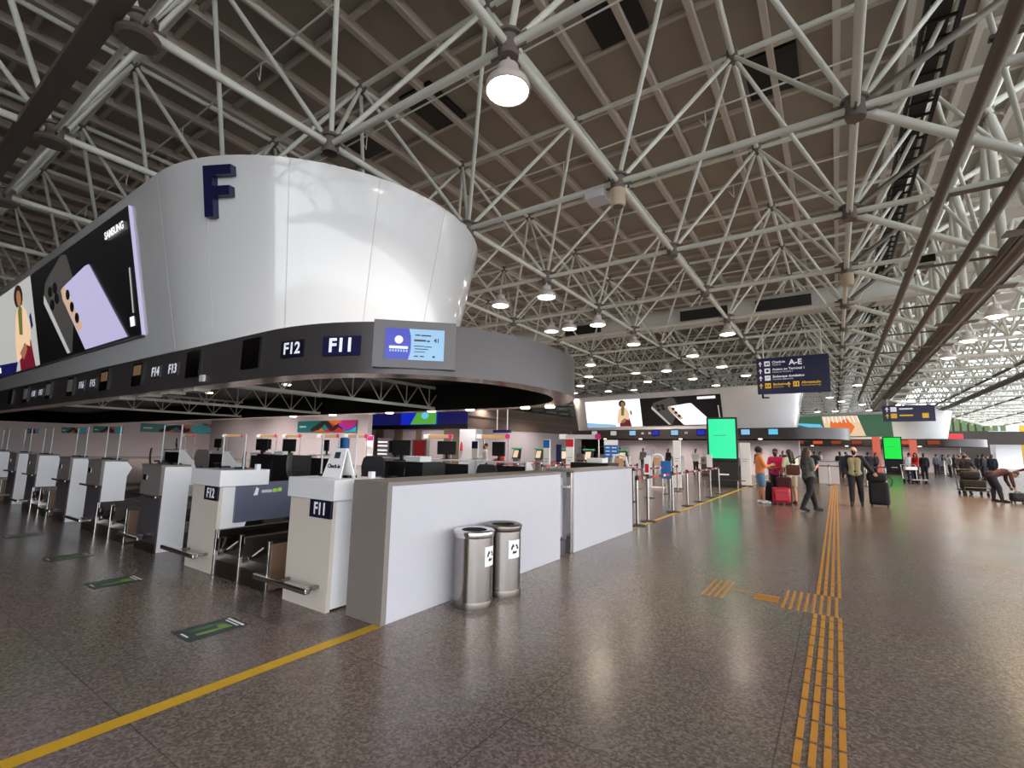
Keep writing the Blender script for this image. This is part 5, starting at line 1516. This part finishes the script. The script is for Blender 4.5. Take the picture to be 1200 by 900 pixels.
def person(label, loc, rz, H=1.7, pose=None, skin='a', top=(120, 120, 120), sleeve=0.6, bottom='trousers', bcol=(30, 30, 36), shoes=(30, 30, 32),
           hair='short', mask=False, vox=0.011, group=None, bust=0.0, jacket=None, hcol=None, hcount=None):
    J = dict(BASE); J.update(pose or {})
    k = H/1.7
    J = {a: V(p)*k for a, p in J.items()}
    t = thing('person', label, 'person', loc, rz, group, local=True)
    def torso(mb, e):
        w = J['shR']-J['shL']; ax = w.normalized()
        for s in (-1, 1):
            mb.capsule(J['chest']+ax*s*0.075*k+V((0, 0, 0.04*k)), J['waist']+ax*s*0.06*k, (0.098+e)*k, (0.092+e)*k)
            mb.capsule(J['waist']+ax*s*0.06*k, J['pelvis']+ax*s*0.07*k, (0.092+e)*k, (0.108+e)*k)
        mb.capsule(J['shL']*0.9+J['shR']*0.1, J['shR']*0.9+J['shL']*0.1, (0.062+e)*k, (0.062+e)*k)
        mb.capsule(J['chest'], (J['shL']+J['shR'])*0.5, (0.095+e)*k, (0.07+e)*k)
    def arm(mb, s, e, f=1.0, hand=True):
        sh, el, wr = J['sh'+s], J['el'+s], J['wr'+s]
        if f <= 0.5:
            mb.capsule(sh, sh+(el-sh)*(f*2), (0.054+e)*k, (0.047+e)*k); return
        mb.capsule(sh, el, (0.052+e)*k, (0.041+e)*k)
        mb.capsule(el, el+(wr-el)*((f-0.5)*2), (0.041+e)*k, (0.029+e+(0.012*(1.0-f)))*k)
        if hand:
            d = (wr-el).normalized()
            side = d.cross(V((0, 0, 1)))
            side = side.normalized() if side.length > 0.1 else V((1, 0, 0))
            up_ = side.cross(d).normalized()
            palm = wr+d*0.075*k
            for q in (-1, 0, 1):
                mb.capsule(wr+up_*q*0.012*k, palm+up_*q*0.024*k, 0.019*k, 0.015*k)
            for i_, (o_, L_) in enumerate(((-0.034, 0.055), (-0.012, 0.07), (0.012, 0.066), (0.034, 0.05))):
                a = palm+up_*o_*k; b = a+(d*0.72+side*0.3*(-1 if s == 'L' else 1)).normalized()*L_*k*0.6; c = b+(d*0.4+side*0.75*(-1 if s == 'L' else 1)).normalized()*L_*k*0.45
                mb.capsule(a, b, 0.0105*k, 0.010*k); mb.capsule(b, c, 0.010*k, 0.008*k)
            a = wr+d*0.03*k+up_*0.02*k
            mb.capsule(a, a+(d*0.6+up_*0.7).normalized()*0.055*k, 0.013*k, 0.010*k)
    def leg(mb, s, e, a=0.0, b=1.0, foot=False):
        hi, kn, an, to = J['hi'+s], J['kn'+s], J['an'+s], J['to'+s]
        if b <= 0.5:
            mb.capsule(hi, hi+(kn-hi)*(b*2), (0.088+e)*k, (0.075+e)*k); return
        mb.capsule(hi, kn, (0.088+e)*k, (0.056+e)*k)
        ca = kn+(an-kn)*0.3+V((0, -0.012*k, 0))
        mb.capsule(kn, ca, (0.056+e)*k, (0.056+e)*k)
        mb.capsule(ca, an+(ca-an)*(2-2*b), (0.056+e)*k, (0.036+e)*k)
        if foot:
            mb.capsule(an+V((0, -0.03*k, -0.035*k)), to, 0.035*k, 0.028*k)
            mb.capsule(an, an+(to-an)*0.6, 0.036*k, 0.032*k)
    # body
    b = MB(); torso(b, 0)
    for s in 'LR':
        arm(b, s, 0); leg(b, s, 0, foot=True)
    hd = J['head']; nk = J['neck']
    fdir = J.get('look', V((0, 1, 0))).normalized()
    right = fdir.cross(V((0, 0, 1))).normalized(); hup = right.cross(fdir)
    hp = lambda x, y, z: hd+right*x*k+fdir*y*k+hup*z*k
    b.capsule(nk-V((0, 0, 0.05*k)), hp(0, -0.02, -0.06), 0.055*k, 0.052*k)
    b.ball(hp(0, -0.01, 0.03), 0.088*k, 16, 12, (0.86, 1.0, 1.05))
    b.capsule(hp(0, 0.02, 0.0), hp(0, 0.035, -0.075), 0.066*k, 0.042*k)
    b.capsule(hp(0, 0.075, 0.015), hp(0, 0.102, -0.022), 0.012*k, 0.016*k)
    for s in (-1, 1):
        b.capsule(hp(s*0.076, 0.0, 0.01), hp(s*0.08, -0.012, -0.03), 0.016*k, 0.012*k)
    b.capsule(hp(-0.02, 0.082, -0.055), hp(0.02, 0.082, -0.055), 0.010*k, 0.010*k)
    mesh_part('body', voxel(b, 'body', SKIN[skin], vox, 4), t)
    e_ = MB()
    for s in (-1, 1):
        e_.ball(hp(s*0.033, 0.078, 0.022), 0.011*k, 8, 6)
    part('eyes', e_, HAIR, t)
    # clothes
    c = MB(); torso(c, 0.014)
    for s in 'LR':
        arm(c, s, 0.014, sleeve, hand=False)
    if bottom == 'dress':
        c.loft([[(0.13*k*math.cos(2*math.pi*q/16), J['waist'].y+0.11*k*math.sin(2*math.pi*q/16), J['waist'].z) for q in range(16)],
                [(0.2*k*math.cos(2*math.pi*q/16), J['pelvis'].y+0.17*k*math.sin(2*math.pi*q/16), 0.62*k) for q in range(16)]])
    mesh_part('top', voxel(c, 'top', cloth(*top), vox, 3), t)
    if jacket:
        c = MB()
        w = J['shR']-J['shL']; ax = w.normalized()
        for s, sg_ in (('L', -1), ('R', 1)):
            arm(c, s, 0.026, 0.97, hand=False)
            c.capsule(J['chest']+ax*sg_*0.125*k+V((0, -0.015, 0.06*k)), J['pelvis']+ax*sg_*0.13*k+V((0, -0.01, -0.08*k)), 0.088*k, 0.082*k)
        c.capsule(J['chest']+V((0, -0.06*k, 0.05*k)), J['pelvis']+V((0, -0.06*k, -0.08*k)), 0.095*k, 0.09*k)
        c.capsule(J['shL'], J['shR'], 0.08*k, 0.08*k)
        mesh_part('jacket', voxel(c, 'jacket', cloth(*jacket), vox, 3), t)
    c = MB()
    if bottom in ('trousers', 'shorts', 'skirt'):
        for s in (-1, 1):
            c.capsule(J['pelvis']+V((s*0.06*k, 0, 0.05*k)), J['hiR' if s > 0 else 'hiL'], 0.115*k, 0.108*k)
        if bottom == 'skirt':
            zt_, zb_ = J['pelvis'].z+0.05*k, 0.58*k
            yk = (J['knL'].y+J['knR'].y)/2*0.8
            c.loft([[(0.165*k*math.cos(2*math.pi*q/16), J['pelvis'].y+0.13*k*math.sin(2*math.pi*q/16), zt_) for q in range(16)],
                    [(0.19*k*math.cos(2*math.pi*q/16), J['pelvis'].y*0.3+yk+0.15*k*math.sin(2*math.pi*q/16), zb_) for q in range(16)]])
        else:
            for s in 'LR':
                leg(c, s, 0.018 if bottom == 'trousers' else 0.014, b=0.97 if bottom == 'trousers' else 0.40)
        mesh_part(bottom, voxel(c, bottom, cloth(*bcol), vox, 3), t)
    c = MB()
    for s in 'LR':
        an, to = J['an'+s], J['to'+s]
        c.capsule(an+V((0, -0.035*k, -0.04*k)), to, 0.043*k, 0.036*k); c.capsule(an+V((0, 0.0, -0.02*k)), an+(to-an)*0.55, 0.046*k, 0.04*k)
    # flat soles
    me = voxel(c, 'shoes', cloth(*shoes), vox, 2)
    for v in me.vertices:
        if v.co.z < 0.004 and min(J['anL'].z, J['anR'].z) > 0: v.co.z = max(v.co.z, 0.0)
    mesh_part('shoes', me, t)
    if hair != 'bald':
        c = MB()
        c.ball(hp(0, -0.022, 0.05), 0.092*k, 14, 10, (0.92, 1.0, 1.0))
        if hair == 'curly':
            for q in range(14):
                a = 2*math.pi*q/14
                c.ball(hp(0.07*math.cos(a), -0.045+0.06*math.sin(a), 0.06+0.035*math.sin(q*2.3)), 0.06*k, 8, 6)
            c.ball(hp(0, -0.06, 0.1), 0.075*k)
        if hair == 'long':
            c.capsule(hp(-0.04, -0.06, 0.02), nk+V((-0.05*k, -0.11*k, -0.12*k)), 0.062*k, 0.05*k)
            c.capsule(hp(0.04, -0.06, 0.02), nk+V((0.05*k, -0.11*k, -0.14*k)), 0.062*k, 0.05*k)
            c.capsule(hp(0.07, -0.01, 0.02), nk+V((0.10*k, -0.04*k, -0.06*k)), 0.035*k, 0.03*k)
        if hair == 'bun':
            c.ball(hp(0, -0.10, 0.07), 0.045*k)
        mesh_part('hair', voxel(c, 'hair', hcol or HAIR, vox, 2), t)
    if mask:
        c = MB(); c.capsule(hp(0, 0.045, -0.02), hp(0, 0.045, -0.07), 0.06*k, 0.048*k); c.ball(hp(0, 0.09, -0.025), 0.024*k)
        mesh_part('mask', voxel(c, 'mask', MASK, vox, 2), t)
    return t, J

# the group standing by the red case
person('woman in orange top and denim shorts looking at her phone', (-1.96, 16.42, 0), math.radians(-70), 1.66,
       dict(elR=(0.19, 0.10, 1.12), wrR=(0.08, 0.30, 1.17), elL=(-0.19, 0.10, 1.12), wrL=(-0.04, 0.30, 1.16), look=(0.15, 1, -0.25), anR=(0.10, 0.05, 0.085), toR=(0.115, 0.22, 0.03), knR=(0.095, 0.06, 0.49)),
       'a', (216, 132, 70), 0.8, 'shorts', (92, 124, 160), (225, 225, 228), 'curly')
solo('mobile_phone', MB().bevbox(-1.63, -1.60, 16.50, 16.57, 1.16, 1.29, 0.006), M['black'], 'black phone held by the woman in the orange top', 'phone', base=(-1.61, 16.53, 1.16))
person('person in magenta top and dark trousers facing the woman in orange', (-1.60, 17.28, 0), math.radians(165), 1.64,
       dict(elR=(0.21, 0.08, 1.10), wrR=(0.06, 0.24, 1.05), elL=(-0.21, 0.08, 1.10), wrL=(-0.05, 0.25, 1.08), look=(-0.1, 1, -0.2)),
       'b', (206, 30, 96), 0.5, 'trousers', (26, 30, 54), (30, 30, 34), 'short', True)
person('woman with long black hair, pale green top and beige shorts', (-1.18, 16.95, 0), math.radians(35), 1.63,
       dict(head=(0.0, 0.06, 1.56), look=(-0.3, 1, -0.35), elR=(0.22, 0.05, 1.10), wrR=(0.16, 0.22, 1.0), elL=(-0.22, 0.05, 1.10), wrL=(-0.14, 0.22, 0.98)),
       'a', (206, 216, 190), 0.35, 'shorts', (176, 160, 134), (150, 70, 60), 'long')
person('woman in dark patterned top and black trousers walking with a brown bag', (-0.66, 15.15, 0), math.radians(-55), 1.66,
       dict(elR=(0.22, 0.02, 1.11), wrR=(0.07, 0.20, 1.19), elL=(-0.24, 0.0, 1.11), wrL=(-0.20, 0.16, 0.98), knL=(-0.10, 0.15, 0.50), anL=(-0.11, 0.24, 0.085), toL=(-0.12, 0.41, 0.03),
            knR=(0.10, -0.06, 0.49), anR=(0.11, -0.27, 0.12), toR=(0.12, -0.12, 0.03)),
       'a', (92, 98, 90), 0.4, 'trousers', (20, 20, 24), (28, 28, 30), 'long', hcol=mat('brown_hair', rgb(58, 36, 28), 0.6))
bg_ = thing('shoulder_bag', 'brown shoulder bag at the back of the walking woman', 'bag', (-0.98, 15.12, 0.95))
part('pouch', MB().bevbox(-1.16, -0.84, 15.02, 15.18, 0.92, 1.20, 0.05), cloth(92, 52, 40), bg_, smooth=60)
part('strap', MB().path([(-1.06, 15.1, 1.19), (-0.95, 15.12, 1.36), (-0.82, 15.14, 1.44), (-0.72, 15.2, 1.42)], 0.014, 6), cloth(60, 36, 30), bg_)
def suitcase(name, label, loc, rz, w, d, h, m, handle=0.0, grip=True):
    t = thing(name, label, 'suitcase', loc, rz, local=True)
    part('shell', MB().bevbox(-w/2, w/2, -d/2, d/2, 0.06, h, 0.05), m, t, smooth=60)
    part('front_pocket', MB().bevbox(-w/2+0.05, w/2-0.05, -d/2-0.03, -d/2, 0.12, h-0.12, 0.02), m, t)
    for sx in (-1, 1):
        for sy in (-1, 1):
            part('wheel', MB().tube((sx*(w/2-0.05)-0.015, sy*(d/2-0.05), 0.032), (sx*(w/2-0.05)+0.015, sy*(d/2-0.05), 0.032), 0.032, 10).box(sx*(w/2-0.05)-0.01, sx*(w/2-0.05)+0.01, sy*(d/2-0.05)-0.01, sy*(d/2-0.05)+0.01, 0.03, 0.08), M['black'], t)
    if grip: part('grip', MB().path([(-0.08, 0, h-0.01), (-0.07, 0, h+0.035), (0.07, 0, h+0.035), (0.08, 0, h-0.01)], 0.012, 8), M['black'], t)
    if handle:
        part('pull_handle', MB().path([(-0.1, d/2-0.03, h-0.02), (-0.1, d/2-0.03, h+handle), (0.1, d/2-0.03, h+handle), (0.1, d/2-0.03, h-0.02)], 0.01, 8), M['steel_dark'], t)
    return t
suitcase('suitcase', 'bright red suitcase standing between the waiting group', (-1.42, 16.35, 0), 0.2, 0.46, 0.26, 0.50, mat('red_shell', rgb(180, 20, 44), 0.4))
suitcase('suitcase', 'dark maroon suitcase behind the bright red one', (-1.36, 16.62, 0), 0.1, 0.42, 0.24, 0.80, cloth(70, 22, 30), 0.15)
suitcase('suitcase', 'black suitcase behind the legs of the woman in orange', (-1.86, 16.8, 0), 0.1, 0.36, 0.24, 0.62, cloth(24, 24, 30))
# man with jacket pulling a suitcase
person('bald man in black jacket and khaki shirt pulling a dark suitcase', (0.43, 17.72, 0), math.radians(176), 1.74,
       dict(elL=(-0.30, -0.06, 1.14), wrL=(-0.42, -0.02, 0.97), elR=(0.26, -0.02, 1.12), wrR=(0.24, 0.08, 0.90), knL=(-0.10, -0.02, 0.49), anL=(-0.11, -0.16, 0.12), toL=(-0.12, -0.01, 0.03),
            knR=(0.10, 0.10, 0.50), anR=(0.11, 0.10, 0.085), toR=(0.12, 0.27, 0.03), look=(-0.1, 1, 0)),
       'c', (150, 142, 110), 0.4, 'trousers', (24, 24, 30), (22, 22, 24), 'bald', True, jacket=(22, 24, 34))
suitcase('suitcase', 'tall dark suitcase pulled by the man in the black jacket', (0.98, 17.9, 0), -0.15, 0.48, 0.30, 0.72, cloth(20, 20, 26), grip=False)
t = thing('travel_bag', 'black soft bag resting on top of the tall dark suitcase', 'bag', (0.96, 17.86, 0.72))
part('body', MB().bevbox(0.70, 1.18, 17.72, 18.0, 0.722, 1.0, 0.08), cloth(18, 18, 22), t, smooth=60)
part('strap', MB().path([(1.16, 17.8, 0.98), (1.30, 17.76, 0.78), (1.26, 17.76, 0.62)], 0.014, 6), M['black'], t)
# luggage cart and its pusher
t = thing('luggage_cart', 'metal luggage cart loaded with a dark case, pushed towards the camera', 'luggage cart', (4.33, 25.7, 0), math.radians(5), local=True)
part('platform', MB().bevbox(-0.38, 0.38, -0.45, 0.45, 0.20, 0.24, 0.01), M['belt'], t)
part('push_frame', MB().path([(-0.34, 0.42, 0.22), (-0.36, 0.52, 1.0), (0.36, 0.52, 1.0), (0.34, 0.42, 0.22)], 0.022, 8).tube((-0.35, 0.48, 0.7), (0.35, 0.48, 0.7), 0.014, 8), M['steel_dark'], t)
part('front_bar', MB().path([(-0.36, -0.45, 0.22), (-0.36, -0.5, 0.34), (0.36, -0.5, 0.34), (0.36, -0.45, 0.22)], 0.018, 8), M['steel_dark'], t)
for x, y in ((-0.32, -0.38), (0.32, -0.38), (-0.32, 0.36), (0.32, 0.36)):
    part('wheel', MB().tube((x-0.02, y, 0.09), (x+0.02, y, 0.09), 0.09, 14).box(x-0.012, x+0.012, y-0.012, y+0.012, 0.09, 0.2), M['black'], t)
t = thing('suitcase', 'dark case lying on the luggage cart', 'suitcase', (4.33, 25.68, 0.24))
part('shell', MB().bevbox(3.99, 4.67, 25.38, 25.98, 0.245, 0.62, 0.05), cloth(22, 19, 19), t, smooth=60)
part('grip', MB().path([(4.23, 25.37, 0.42), (4.25, 25.33, 0.42), (4.41, 25.33, 0.42), (4.43, 25.37, 0.42)], 0.012, 8), M['black'], t)
t = thing('travel_bag', 'black bag standing on the case of the luggage cart', 'bag', (4.3, 25.8, 0.62))
part('body', MB().bevbox(4.02, 4.58, 25.6, 26.0, 0.625, 0.95, 0.09), cloth(16, 16, 18), t, smooth=60)
part('handle', MB().path([(4.2, 25.8, 0.94), (4.24, 25.8, 1.03), (4.36, 25.8, 1.03), (4.4, 25.8, 0.94)], 0.012, 6), M['black'], t)
person('person in black pushing the loaded luggage cart', (4.33, 26.75, 0), math.radians(180), 1.68,
       dict(elL=(-0.26, 0.10, 1.12), wrL=(-0.26, 0.36, 1.04), elR=(0.26, 0.10, 1.12), wrR=(0.26, 0.36, 1.04)), 'b', (22, 22, 26), 1.0, 'trousers', (20, 20, 24), (20, 20, 22), 'short', True, 0.014)
# bending person at the right
person('person in maroon top bending forward over luggage at the right', (4.42, 23.0, 0), math.radians(-80), 1.68,
       dict(pelvis=(0, -0.08, 0.90), waist=(0, 0.08, 0.96), chest=(0, 0.28, 1.0), neck=(0, 0.45, 1.0), head=(0, 0.56, 0.95), look=(0, 0.5, -0.9), shL=(-0.17, 0.38, 0.99), shR=(0.17, 0.38, 0.99),
            elL=(-0.2, 0.40, 0.74), wrL=(-0.14, 0.46, 0.52), elR=(0.2, 0.40, 0.74), wrR=(0.14, 0.46, 0.52), hiL=(-0.09, -0.08, 0.87), hiR=(0.09, -0.08, 0.87), anR=(0.12, 0.12, 0.085), toR=(0.13, 0.29, 0.03), knR=(0.11, 0.08, 0.48)),
       'b', (66, 34, 38), 0.9, 'trousers', (26, 24, 34), (24, 24, 26), 'short', vox=0.013)
suitcase('suitcase', 'dark suitcase under the bending person in maroon', (4.95, 22.92, 0), 0.3, 0.4, 0.26, 0.34, cloth(28, 24, 34))
person('person in brownish red clothes at the right edge beside the bending one', (5.75, 24.6, 0), math.radians(60), 1.70,
       dict(elL=(-0.24, 0.06, 1.12), wrL=(-0.16, 0.26, 1.06)), 'b', (96, 46, 40), 1.0, 'trousers', (60, 36, 32), (24, 24, 26), 'short', vox=0.014)

# people farther off: archetypes, then copies
far_people = []
def arche(label, top, bcol, pose=None, hair='short', skin='b', mask=True):
    t, J = person(label, (0, -100, 0), 0, 1.68, pose, skin, top, 1.0, 'trousers', bcol, (26, 26, 28), hair, mask, 0.022)
    return t
A1 = arche('dark', (34, 36, 44), (28, 28, 34))
A2 = arche('white', (206, 206, 208), (40, 44, 58), dict(elR=(0.22, 0.10, 1.12), wrR=(0.10, 0.28, 1.08)), 'short', 'a')
A3 = arche('red', (196, 40, 38), (36, 34, 44), dict(elL=(-0.22, 0.10, 1.12), wrL=(-0.12, 0.28, 1.08)), 'long', 'a')
A4 = arche('grey', (104, 106, 116), (44, 48, 62), dict(anL=(-0.10, 0.12, 0.085), toL=(-0.11, 0.29, 0.03), knL=(-0.10, 0.12, 0.49)), 'short', 'a')
used = set()
def put(a, x, y, rz, label, group):
    if a not in used:
        used.add(a); a.location = (x, y, 0); a.rotation_euler = (0, 0, rz); a['label'] = label; a['group'] = group
    else:
        clone(a, (x, y, 0), rz, label, group)
def putp(a, px, Y, rz, label, group):
    put(a, float(at(px, 545, Y)[0]), Y, rz, label, group)
g1 = 'distant crowd by the far white pillar'
putp(A1, 1083, 38, 2.8, 'dark clothed person standing alone between the totem and the cart', g1)
putp(A3, 1073, 36, 2.2, 'person in red standing right of the bright green totem', g1)
putp(A2, 1066, 37, 0.4, 'person in pale clothes beside the one in red near the green totem', g1)
crowd = [(1098, 52, A4), (1106, 55, A1), (1113, 50, A2), (1119, 56, A1), (1124, 52, A4), (1129, 47, A1), (1134, 54, A2), (1148, 50, A1), (1153, 44, A1), (1158, 48, A4), (1163, 42, A1)]
for k, (px, Y, a) in enumerate(crowd):
    nm = {'A1': 'dark', 'A2': 'pale', 'A4': 'grey'}['A1' if a is A1 else 'A2' if a is A2 else 'A4']
    putp(a, px, Y, 0.9*k, 'distant person in %s clothes, %s from the left in the crowd by the white pillar' % (nm, ords[k] if k < 8 else ['ninth', 'tenth', 'eleventh'][k-8]), g1)
g2 = 'people at the farther counters'
WHERE = ['right of the walking woman', 'above the grey box counter', 'left of the bald man', 'just behind the bald man', 'right of the bald man', 'left of the green totem', 'behind the walking woman', 'beside the white banner stand', 'behind the woman in magenta', 'right of the woman in magenta']
for k, (px, Y, a) in enumerate([(955, 36, A1), (962, 40, A2), (985, 37, A1), (992, 42, A4), (1018, 38, A1), (1027, 41, A4), (944, 42, A1), (874, 34, A1), (903, 40, A4), (918, 36, A1)]):
    nm = 'dark' if a is A1 else 'pale' if a is A2 else 'grey'
    putp(a, px, Y, 1.7*k, 'far person in %s clothes near the third ring, %s' % (nm, WHERE[k]), g2)
g3 = 'agents at the second ring'
for k in range(7):
    p = place(EC, ER, -6.6+k*1.95, 0.9)
    put([A1, A1, A4, A1, A2, A1, A4][k], p[0], p[1], math.radians(ER)+math.pi+0.3*(k % 3-1), '%s agent from the left behind the far counters under the second ring' % ords[k], g3)
p = at(587, 540, 15)
put(A3, float(p[0]), 15.0, 2.6, 'person in red right of the white banner stand behind the half wall', 'people behind the half wall')
p = at(569, 540, 15.5)
put(A2, float(p[0]), 15.5, 2.2, 'person in pale clothes left of the white banner stand behind the half wall', 'people behind the half wall')
# cart near the red dressed person
x = gx(1071, 550, 34.5)
t = thing('luggage_cart', 'empty far luggage cart in front of the person in red', 'luggage cart', (x, 34.5, 0), 0.4, local=True)
part('platform', MB().bevbox(-0.38, 0.38, -0.45, 0.45, 0.20, 0.24, 0.01), M['steel'], t)
part('push_frame', MB().path([(-0.34, 0.42, 0.22), (-0.36, 0.52, 1.0), (0.36, 0.52, 1.0), (0.34, 0.42, 0.22)], 0.022, 8), M['steel'], t)
part('basket', MB().bevbox(-0.3, 0.3, 0.2, 0.45, 0.72, 0.9, 0.02), M['paper'], t)
for x_, y_ in ((-0.32, -0.38), (0.32, -0.38), (-0.32, 0.36), (0.32, 0.36)):
    part('wheel', MB().tube((x_-0.02, y_, 0.09), (x_+0.02, y_, 0.09), 0.09, 12).box(x_-0.012, x_+0.012, y_-0.012, y_+0.012, 0.09, 0.2), M['black'], t)
